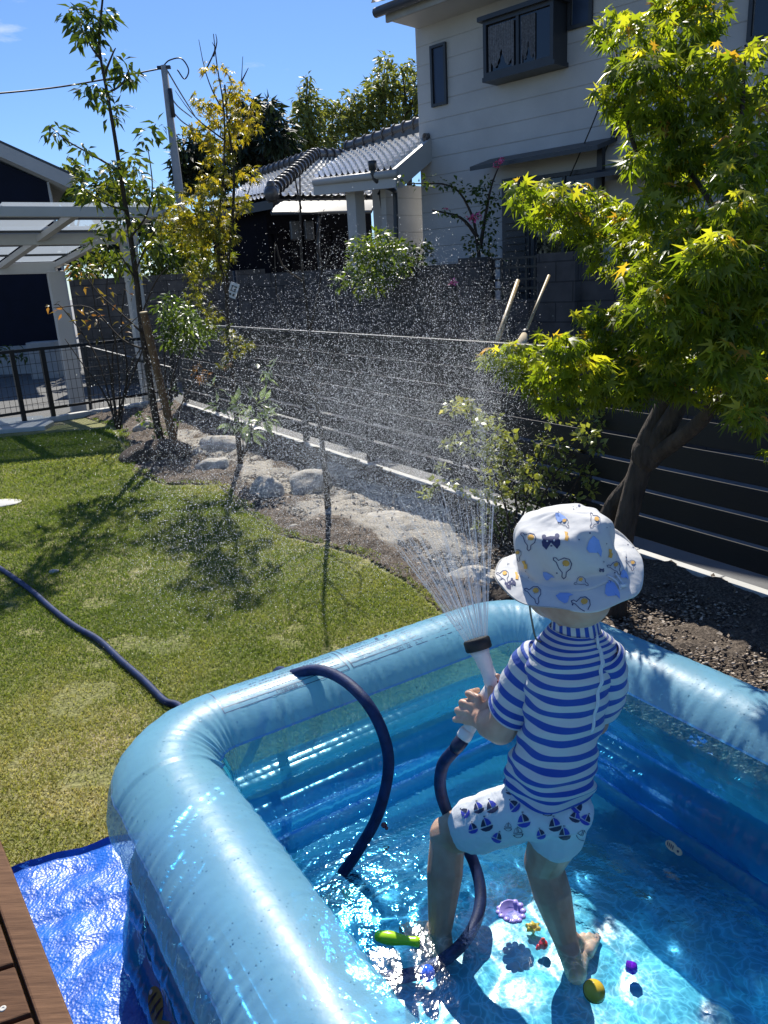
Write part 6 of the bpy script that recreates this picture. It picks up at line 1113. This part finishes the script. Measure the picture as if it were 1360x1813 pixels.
# ---------------- shirt
def stripemat(name, c_blue, c_white, wob=.10):
    m, t, o = newmat(name); a = N(t, 'ShaderNodeAttribute', attribute_name='sv'); tcn = N(t, 'ShaderNodeTexCoord'); n1 = N(t, 'ShaderNodeTexNoise', Scale=9., Detail=3.); t.links.new(tcn.outputs['Object'], n1.inputs['Vector'])
    mm = N(t, 'ShaderNodeMath', operation='MULTIPLY_ADD'); mm.inputs[1].default_value = wob*2; t.links.new(n1.outputs[0], mm.inputs[0]); t.links.new(a.outputs['Fac'], mm.inputs[2]); fr = N(t, 'ShaderNodeMath', operation='FRACT'); t.links.new(mm.outputs[0], fr.inputs[0])
    r = ramp(t, [(0, c_blue), (.44, c_blue), (.47, c_white), (.97, c_white), (1, c_blue)]); t.links.new(fr.outputs[0], r.inputs[0]); p = N(t, 'ShaderNodeBsdfPrincipled', Roughness=.75); p.inputs['Sheen Weight'].default_value = .2; t.links.new(r.outputs[0], p.inputs['Base Color'])
    n2 = N(t, 'ShaderNodeTexNoise', Scale=28., Detail=3.); n3 = N(t, 'ShaderNodeTexNoise', Scale=600.); b1 = N(t, 'ShaderNodeBump', Strength=1., Distance=.007); b2 = N(t, 'ShaderNodeBump', Strength=.3, Distance=.0006)
    t.links.new(tcn.outputs['Object'], n2.inputs['Vector']); t.links.new(tcn.outputs['Object'], n3.inputs['Vector']); t.links.new(n2.outputs[0], b1.inputs['Height']); t.links.new(n3.outputs[0], b2.inputs['Height']); t.links.new(b1.outputs[0], b2.inputs['Normal']); t.links.new(b2.outputs[0], p.inputs['Normal'])
    tr = N(t, 'ShaderNodeBsdfTranslucent'); t.links.new(r.outputs[0], tr.inputs[0]); mi = N(t, 'ShaderNodeMixShader'); mi.inputs[0].default_value = .22; t.links.new(p.outputs[0], mi.inputs[1]); t.links.new(tr.outputs[0], mi.inputs[2]); t.links.new(mi.outputs[0], o.inputs[0]); return m
BLUE, WHT = (.018, .085, .46), (.66, .68, .70)
M['stripe'] = stripemat('striped_cloth', BLUE, WHT); 
rings = [ # px, py, Y, half width, half depth  (hem to neck)
    (972, 1388, 1.290, .0860, .076), (975, 1370, 1.290, .0855, .076), (980, 1345, 1.290, .0840, .074), (988, 1312, 1.290, .0775, .067), (997, 1270, 1.288, .0775, .066), (1004, 1230, 1.286, .0815, .066), (1010, 1192, 1.284, .0870, .066), (1015, 1160, 1.283, .0880, .062), (1018, 1138, 1.282, .0800, .057), (1019, 1124, 1.281, .062, .050), (1019, 1112, 1.280, .0460, .0440)]
RC_ = catmull([np.array([*A(x, y, Y), a, d]) for x, y, Y, a, d in rings], 8); NR = len(RC_)-1
def shirt(u, v, off=0.):
    f = v*NR; i = min(int(f), NR-1); t = f-i; c = RC_[i]*(1-t)+RC_[i+1]*t; an = 2*math.pi*u; cu, su = math.cos(an), math.sin(an)       # u=0: right side, .25 front, .5 left, .75 back
    a, d = c[3], c[4]; fo = 0.
    fo += .0030*math.sin(v*34+3*math.sin(an*2+1)+an*1.5)*max(0, 1-v*1.25)+.0022*math.sin(v*60+5*su+2*cu)*(v < .75)
    fo += .0035*math.sin(an*5+v*9)*max(0, .35-v)*2
    e = .86; x = math.copysign(abs(cu)**e, cu)*(a+fo+off); y = math.copysign(abs(su)**e, su)*(d+fo+off); sh = (.012*(abs(cu)**3) if False else 0)
    return Vector(c[:3])+RGT*x+FWD*y+Vector((0, 0, -.006*abs(su) if v < .05 else 0))+UPV*(-.010*cu*(v < 2)*.6)
NST = 16.5
b = MB(); b.grid(shirt, 96, 200, 0, True, at=lambda u, v: v*NST); sh_ = b.build('swim_shirt', M['stripe'], ch, attr='sv'); so = sh_.modifiers.new('solid', 'SOLIDIFY'); so.thickness = .0012
# sleeves
def sleeve(nm, P, r0, r1, nst, flat=1.):
    P = [np.array(p) for p in P]; C_ = catmull(P, 6); n = len(C_)-1; ax = V(C_[-1]-C_[0]).normalized(); x = ax.cross(FWD).normalized(); y = ax.cross(x)
    def f(u, v):
        q = v*n; i = min(int(q), n-1); t = q-i; c = V(C_[i]*(1-t)+C_[i+1]*t); an = 2*math.pi*u; r = r0+(r1-r0)*v**.8+.0018*math.sin(an*3+v*7)+.0015*math.sin(v*30+an)
        return c+(x*math.cos(an)*flat+y*math.sin(an))*r
    b = MB(); b.grid(f, 48, 50, 0, True, at=lambda u, v: v*nst+.3); o = b.build(nm, M['stripe'], ch, attr='sv'); o.modifiers.new('solid', 'SOLIDIFY').thickness = .0015; return o
sleeve('sleeve', [A(968, 1158, 1.305), A(952, 1170, 1.315), A(930, 1205, 1.325), A(912, 1240, 1.33), A(903, 1262, 1.33)], .040, .048, 6.2); C.objects[-1].name = 'sleeve'
sleeve('sleeve', [A(1058, 1150, 1.275), A(1070, 1160, 1.275), A(1074, 1190, 1.29), A(1070, 1225, 1.31), A(1064, 1250, 1.335)], .036, .041, 5.5)
# collar
def collar(u, v):
    an = 2*math.pi*u; c = V(A(1020, 1116, 1.280))+(V(A(1019, 1090, 1.278))-V(A(1020, 1116, 1.280)))*v; r = .0465-.004*v+.0012*math.sin(an*7); return c+RGT*math.cos(an)*r+FWD*math.sin(an)*r*.94+UPV*(-.010*math.cos(an))
b = MB(); b.grid(collar, 72, 8, 0, True, at=lambda u, v: u*17+v*.1); co = b.build('collar', M['stripe'], ch, attr='sv'); co.modifiers.new('solid', 'SOLIDIFY').thickness = .002
M['zip_white'] = mat('zip_white', (.62, .66, .72), .5, .08, 60.)
b = MB(); zp_ = []
for k in range(60): v = .40+.585*k/59; zp_.append(shirt(.765, v, .0015))
b.tube(zp_, .0014, 6); b.add([shirt(.765+s_, .40+.585*k/59, .0009) for k in range(60) for s_ in (-.0075, .0075)], [(2*k, 2*k+1, 2*k+3, 2*k+2) for k in range(59)])
top = shirt(.765, .985, .003); b.tube([top+Vector((0, -.002, .012)), top+Vector((.001, -.004, -.004)), top+Vector((.001, -.004, -.018))], [.0015, .003, .0015], 6); b.build('zip', M['zip_white'], ch)
# ---------------- shorts
kL = hipL+(knL-hipL)*.62; kR = hipR+(knR-hipR)*.42
sc = [(wai-UPV*.0, pel, .062, .061), (hipL-FWD*.004, hipR-FWD*.004-RGT*.006, .059, .055), (hipL, kL, .059, .060), (hipR-RGT*.004, kR, .054, .057), (pel-FWD*.014+RGT*.024, pel-FWD*.014-RGT*.024, .054, .054)]
M['shorts'] = mat('shorts_cloth', (.66, .69, .73), .75, .04, 12., .0022, 34)
b = MB(); shs = mball_body('swim_shorts', sc, [], .0036, M['shorts'], ch, 6, .5)
tx = bpy.data.textures.new('folds', 'CLOUDS'); tx.noise_scale = .035; dm = shs.modifiers.new('disp', 'DISPLACE'); dm.texture = tx; dm.strength = .007; dm.mid_level = .5
bpy.context.view_layer.update(); dg = bpy.context.evaluated_depsgraph_get()
def bvh_of(o):
    ev = o.evaluated_get(dg); me = ev.to_mesh(); mw = o.matrix_world; wl_ = worldloc(o); bv = BVHTree.FromPolygons([v.co+wl_ for v in me.vertices], [tuple(p.vertices) for p in me.polygons]); ev.to_mesh_clear(); return bv
def decal(mb, bv, c, dirv, upv, polys, off=.0009, mi=0):
    # each poly: list of 2-d points in metres, laid on the cloth by dropping them along dirv
    dirv = V(dirv).normalized(); x = dirv.cross(upv).normalized(); y = x.cross(dirv)
    for pl, mi_ in polys:
        cx, cy = sum(p[0] for p in pl)/len(pl), sum(p[1] for p in pl)/len(pl); pts = []
        for i in range(len(pl)):
            a, e = pl[i], pl[(i+1) % len(pl)]; m = max(1, int(math.hypot(a[0]-e[0], a[1]-e[1])/.0015))
            pts += [(a[0]+(e[0]-a[0])*k/m, a[1]+(e[1]-a[1])*k/m) for k in range(m)]
        rows = []; ok_ = True
        for s in (1., .66, .33):
            for (px_, py_) in pts:
                X, Y_ = cx+(px_-cx)*s, cy+(py_-cy)*s; h = bv.ray_cast(V(c)+x*X+y*Y_-dirv*.12, dirv, .3)
                if h[0] is None: ok_ = False; break
                rows.append(h[0]-dirv*off*(1+.4*mi_) if False else h[0]+(h[1] if h[1].dot(dirv) < 0 else -h[1])*off*(1+.35*mi_))
            if not ok_: break
        if not ok_: continue
        h = bv.ray_cast(V(c)+x*cx+y*cy-dirv*.12, dirv, .3)
        if h[0] is None: continue
        n = len(pts); vs = rows+[h[0]+(h[1] if h[1].dot(dirv) < 0 else -h[1])*off*(1+.35*mi_)]
        if (max(v.y for v in vs)-min(v.y for v in vs)) > .05: continue
        mb.add(vs, [(i+r*n, (i+1) % n+r*n, (i+1) % n+(r+1)*n, i+(r+1)*n) for r in (0, 1) for i in range(n)]+[(2*n+i, 2*n+(i+1) % n, 3*n) for i in range(n)], mi_)
def rotp(pts, a, sx=1., sy=None): sy = sy or sx; return [((x*math.cos(a)-y*math.sin(a))*sx, (x*math.sin(a)+y*math.cos(a))*sy) for x, y in pts]
def boat(a, s, kind):
    hull = [(-1.1, -.15), (1.0, -.15), (.75, -.6), (.2, -.8), (-.4, -.75), (-.85, -.5)]; jib = [(-.1, 0), (-.1, 1.1), (-.5, .8), (-.95, .1)]; main = [(.05, 0), (.05, 1.25), (.6, .8), (.85, .3), (.8, .05)]; fl = [(.0, 1.3), (.45, 1.35), (.05, 1.5)]
    c = (0, 1) if kind == 0 else (1, 0); return [(rotp(hull, a, s), c[0]), (rotp(jib, a, s), c[0]), (rotp(main, a, s), c[1]), (rotp(fl, a, s), 0)]
bvs = bvh_of(shs); db = MB()
for px, py, a, k, s in ((872, 1430, .5, 0, 11), (882, 1392, -1.0, 1, 11), (862, 1462, .35, 0, 11.5), (912, 1428, .8, 1, 10), (928, 1455, .25, 1, 11), (968, 1434, -.1, 2, 12), (1020, 1430, -.7, 1, 10), (983, 1462, .3, 0, 11), (825, 1440, 1.0, 1, 9), (845, 1400, -.7, 0, 9), (880, 1484, -.3, 1, 9), (1018, 1448, -.2, 0, 9), (918, 1475, .2, 2, 9), (848, 1432, .4, 0, 10), (900, 1465, 0, 2, 7), (1000, 1478, .2, 0, 10), (1036, 1452, -.4, 1, 9), (958, 1478, .4, 1, 8), (838, 1468, .3, 1, 9), (1030, 1480, -.3, 2, 9), (905, 1400, .2, 0, 9)):
    d = ray(px, py); c = CAMP+d*(1.25/d[1]); sm = s*1.28/F*1.2
    if k == 2:
        pp = []
        for pl, _ in boat(a, sm, 0)[:3]:
            n = len(pl); cx, cy = sum(p[0] for p in pl)/n, sum(p[1] for p in pl)/n; inn = [(cx+(x-cx)*.74, cy+(y-cy)*.74) for x, y in pl]
            for i in range(n): pp.append(([pl[i], pl[(i+1) % n], inn[(i+1) % n], inn[i]], 0))
        decal(db, bvs, c, d, UPV, pp)
    else: decal(db, bvs, c, d, UPV, boat(a, sm, k))
M['boat_blue'] = mat('boat_blue', (.03, .05, .42), .6, .1, 20.); M['boat_navy'] = mat('boat_navy', (.012, .02, .07), .6, .1, 20.)
db.build('sailboat_print', [M['boat_navy'], M['boat_blue']], shs, smooth=True)
# drawstring hanging below the shorts hem catches the sun
# ---------------- hat
hb_ = V(A(1003, 996, 1.275)); ht_ = V(A(991, 911, 1.268)); hax = (ht_-hb_).normalized(); hx = (RGT-hax*RGT.dot(hax)).normalized(); hy = hax.cross(hx); HH = (ht_-hb_).length
hprof = [(.128, -.028), (.1285, -.0255), (.121, -.018), (.109, -.009), (.098, -.001), (.0885, .005), (.0845, .010), (.0840, .018), (.0835, .030), (.0820, .045), (.0790, HH-.030), (.0735, HH-.018), (.066, HH-.010), (.052, HH-.005), (.030, HH+.001), (.010, HH+.003), (.001, HH+.003)]
HPc = catmull([np.array(p) for p in hprof], 6); NH = len(HPc)-1
def hat(u, v, off=0.):
    f = v*NH; i = min(int(f), NH-1); t = f-i; r, h = HPc[i]*(1-t)+HPc[i+1]*t; an = 2*math.pi*u; cu, su = math.cos(an), math.sin(an); br = max(0., min(1., (.30-v)/.30)); cr_ = 1-br
    r += .0022*math.sin(an*4+v*15+1)*cr_+.0016*math.sin(an*9+v*22)*cr_+.0012*math.sin(an*13+3)*cr_*(v < .9)
    droop = -.010*math.sin(an)*-1*br*0; h2 = h-br*.010*max(0, -su)**1.2+br*.030*abs(cu)**2+br*.0065*math.sin(an*3+1)+br*.004*math.sin(an*7)+br*.010*max(0, su)
    if v > .72: h2 -= .009*(1-abs(v-.86)/.14 if abs(v-.86) < .14 else 0)*(.5+.5*math.sin(an*2+.6)); 
    rr = r*(1+.03*br*math.sin(an*2+.5))+off
    return hb_+hx*cu*rr+hy*su*rr*(1.03 if br > .2 else 1.06)+hax*(h2+off*.3)
def hatmat():
    m, t, o = newmat('hat_cloth'); p = N(t, 'ShaderNodeBsdfPrincipled', Roughness=.8); tcn = N(t, 'ShaderNodeTexCoord'); n1 = N(t, 'ShaderNodeTexNoise', Scale=26., Detail=4.); n2 = N(t, 'ShaderNodeTexNoise', Scale=12., Detail=3.); t.links.new(tcn.outputs['Object'], n1.inputs['Vector']); t.links.new(tcn.outputs['Object'], n2.inputs['Vector'])
    r = ramp(t, [(.3, (.66, .67, .67)), (.7, (.73, .73, .72))]); t.links.new(n1.outputs[0], r.inputs[0]); t.links.new(r.outputs[0], p.inputs['Base Color']); b0 = N(t, 'ShaderNodeBump', Strength=1., Distance=.012); b_ = N(t, 'ShaderNodeBump', Strength=.6, Distance=.003); t.links.new(n2.outputs[0], b0.inputs['Height']); t.links.new(n1.outputs[0], b_.inputs['Height']); t.links.new(b0.outputs[0], b_.inputs['Normal']); t.links.new(b_.outputs[0], p.inputs['Normal'])
    tr = N(t, 'ShaderNodeBsdfTranslucent'); t.links.new(r.outputs[0], tr.inputs[0]); mi = N(t, 'ShaderNodeMixShader'); mi.inputs[0].default_value = .2; t.links.new(p.outputs[0], mi.inputs[1]); t.links.new(tr.outputs[0], mi.inputs[2]); t.links.new(mi.outputs[0], o.inputs[0]); return m
b = MB(); b.grid(hat, 144, 110, 0, True); ho_ = b.build('bucket_hat', hatmat(), ch); ho_.modifiers.new('solid', 'SOLIDIFY').thickness = -.0012
# stitching lines
b = MB()
for v in (.004, .02, .05, .08, .31): b.tube([hat(k/90, v, .0006) for k in range(91)], .0006, 4, cap=False)
b.build('stitching', M['white_post'], ho_)
# prints: bear faces, long outline animals, blue triangles, dots
bpy.context.view_layer.update(); dg = bpy.context.evaluated_depsgraph_get(); bvh = bvh_of(ho_); hd = MB()
def circ(x, y, r, n=12, ry=None): return [(x+r*math.cos(2*math.pi*k/n), y+(ry or r)*math.sin(2*math.pi*k/n)) for k in range(n)]
def strokes(pl, w_, closed=False):
    o_ = []
    for i in range(len(pl)-(0 if closed else 1)):
        a, c = pl[i], pl[(i+1) % len(pl)]; L_ = math.hypot(c[0]-a[0], c[1]-a[1]) or 1; nx, ny = -(c[1]-a[1])/L_*w_/2, (c[0]-a[0])/L_*w_/2; ex, ey = (c[0]-a[0])/L_*w_*.3, (c[1]-a[1])/L_*w_*.3; o_.append([(a[0]+nx-ex, a[1]+ny-ey), (c[0]+nx+ex, c[1]+ny+ey), (c[0]-nx+ex, c[1]-ny+ey), (a[0]-nx-ex, a[1]-ny-ey)])
    return o_
def darkbear(): return [([(-1, -.3), (-1.05, .2), (-.75, .65), (0, .75), (.75, .65), (1.05, .2), (1, -.3), (.6, -.75), (.45, -.1), (0, .15), (-.45, -.1), (-.6, -.75)], 0), (circ(-.75, .75, .26), 0), (circ(.75, .75, .26), 0), (circ(-.38, .22, .10), 3), (circ(.38, .22, .10), 3), (circ(0, -.35, .13, 10, .09), 0)]
def outbear():
    o_ = [(q, 0) for q in strokes([(-.9, .35), (-1.25, .55), (-1.3, .8), (-1.0, .85), (-.7, .6), (-.1, 1.0), (.5, .95), (.85, .5), (.8, -.1), (.4, -.6), (.45, -1.1), (.25, -1.4), (0, -1.2), (-.05, -.7), (-.5, -.3)], .09, True)]; return o_+[(circ(.2, .45, .42, 12, .36), 2), (circ(.25, .5, .13), 0), (circ(-.05, .1, .05, 8), 0)]
def tri(): return [([(0, 1.2), (.5, .7), (.75, -.5), (.6, -1.2), (.35, -.7), (-.6, -.6), (-.85, -.2), (-.5, .7)], 1), ([(.05, 1.2), (.3, .9), (-.1, .8)], 0), (circ(-.2, .3, .06, 8), 0), (circ(.3, .1, .06, 8), 0)]
def dot_(): return [(circ(0, 0, 1, 8), 0)]
def rot_(L_, a, s): return [(rotp(p, a, s), m_) for p, m_ in L_]
for px, py, fn, a, s in ((976, 961, darkbear, .1, 15), (998, 1003, outbear, -.15, 15), (947, 1052, outbear, .1, 13), (1033, 1072, outbear, .25, 14), (937, 957, outbear, -.2, 13), (1052, 968, tri, .1, 16), (1083, 1045, tri, .3, 15), (1003, 950, None, 0, 8), (1017, 899, darkbear, -.4, 9), (971, 894, darkbear, .2, 8), (992, 917, tri, .8, 10), (1000, 926, outbear, .5, 8), (1052, 922, outbear, -.6, 10), (893, 1020, outbear, .2, 10), (895, 990, tri, .1, 10), (916, 982, outbear, .1, 9), (905, 1035, darkbear, .6, 9), (999, 1058, tri, 1.4, 12), (1090, 1005, outbear, .4, 10), (1080, 980, None, 0, 8), (970, 1020, tri, .9, 9), (1030, 1030, outbear, .9, 9), (930, 1000, None, .3, 8), (915, 1020, None, .1, 7), (1105, 1018, tri, .2, 8), (1020, 888, None, 0, 6), (1065, 1010, darkbear, 0, 4), (1118, 1000, outbear, 0, 8)):
    d = ray(px, py); c = CAMP+d*(1.22/d[1]); sm = s*1.3/F
    L_ = rot_(fn(), a, sm) if fn else rot_([([(-.4, 1), (.3, .9), (.2, .2), (.5, 0), (.3, -1), (-.4, -.8), (-.2, 0)], 2), (circ(0, .2, .2, 8), 0)], a, sm)
    decal(hd, bvh, c, d, UPV, L_, .0008)
for k in range(46):
    an_, v = rng.random(), rng.uniform(.05, .75); c = hat(an_, v, .01); n_ = (hat(an_, v, .02)-hat(an_, v, 0)).normalized(); decal(hd, bvh, c, -n_, UPV, rot_(dot_(), 0, rng.uniform(.0009, .0016)), .0008)
M['p_navy'] = mat('print_navy', (.035, .045, .13), .8, .1, 20.); M['p_blue'] = mat('print_blue', (.22, .36, .72), .8, .1, 20.); M['p_orange'] = mat('print_orange', (.68, .38, .08), .8, .2, 60.); M['p_white'] = mat('print_white', (.75, .75, .73), .8, .05, 20.)
hd.build('animal_print', [M['p_navy'], M['p_blue'], M['p_orange'], M['p_white']], ho_, smooth=True)
# cord stopper and label at the back of the hat
b = MB(); b.tube(catmull([hat(.74+.02, .30, .002), hat(.765, .25, .006), hat(.768, .20, .005), hat(.76, .16, .005)], 4), .0016, 6); b.tube(catmull([hat(.785, .28, .004), hat(.782, .22, .007), hat(.778, .17, .006)], 4), .0016, 6); q = hat(.775, .17, .006); b.box(q, (.014, .004, .006), .3); b.build('cord_stopper', M['zip_white'], ho_)
# chin cord
b = MB(); b.tube(catmull([V(A(937, 1066, 1.235)), V(A(942, 1100, 1.235)), V(A(953, 1135, 1.25)), V(A(985, 1128, 1.36)), V(A(1000, 1108, 1.37))], 5), [.0014]*9+[.0022]*12 if False else .0019, 6); b.build('chin_cord', mat('cord_grey', (.16, .15, .13), .7, .2, 50.), ho_)
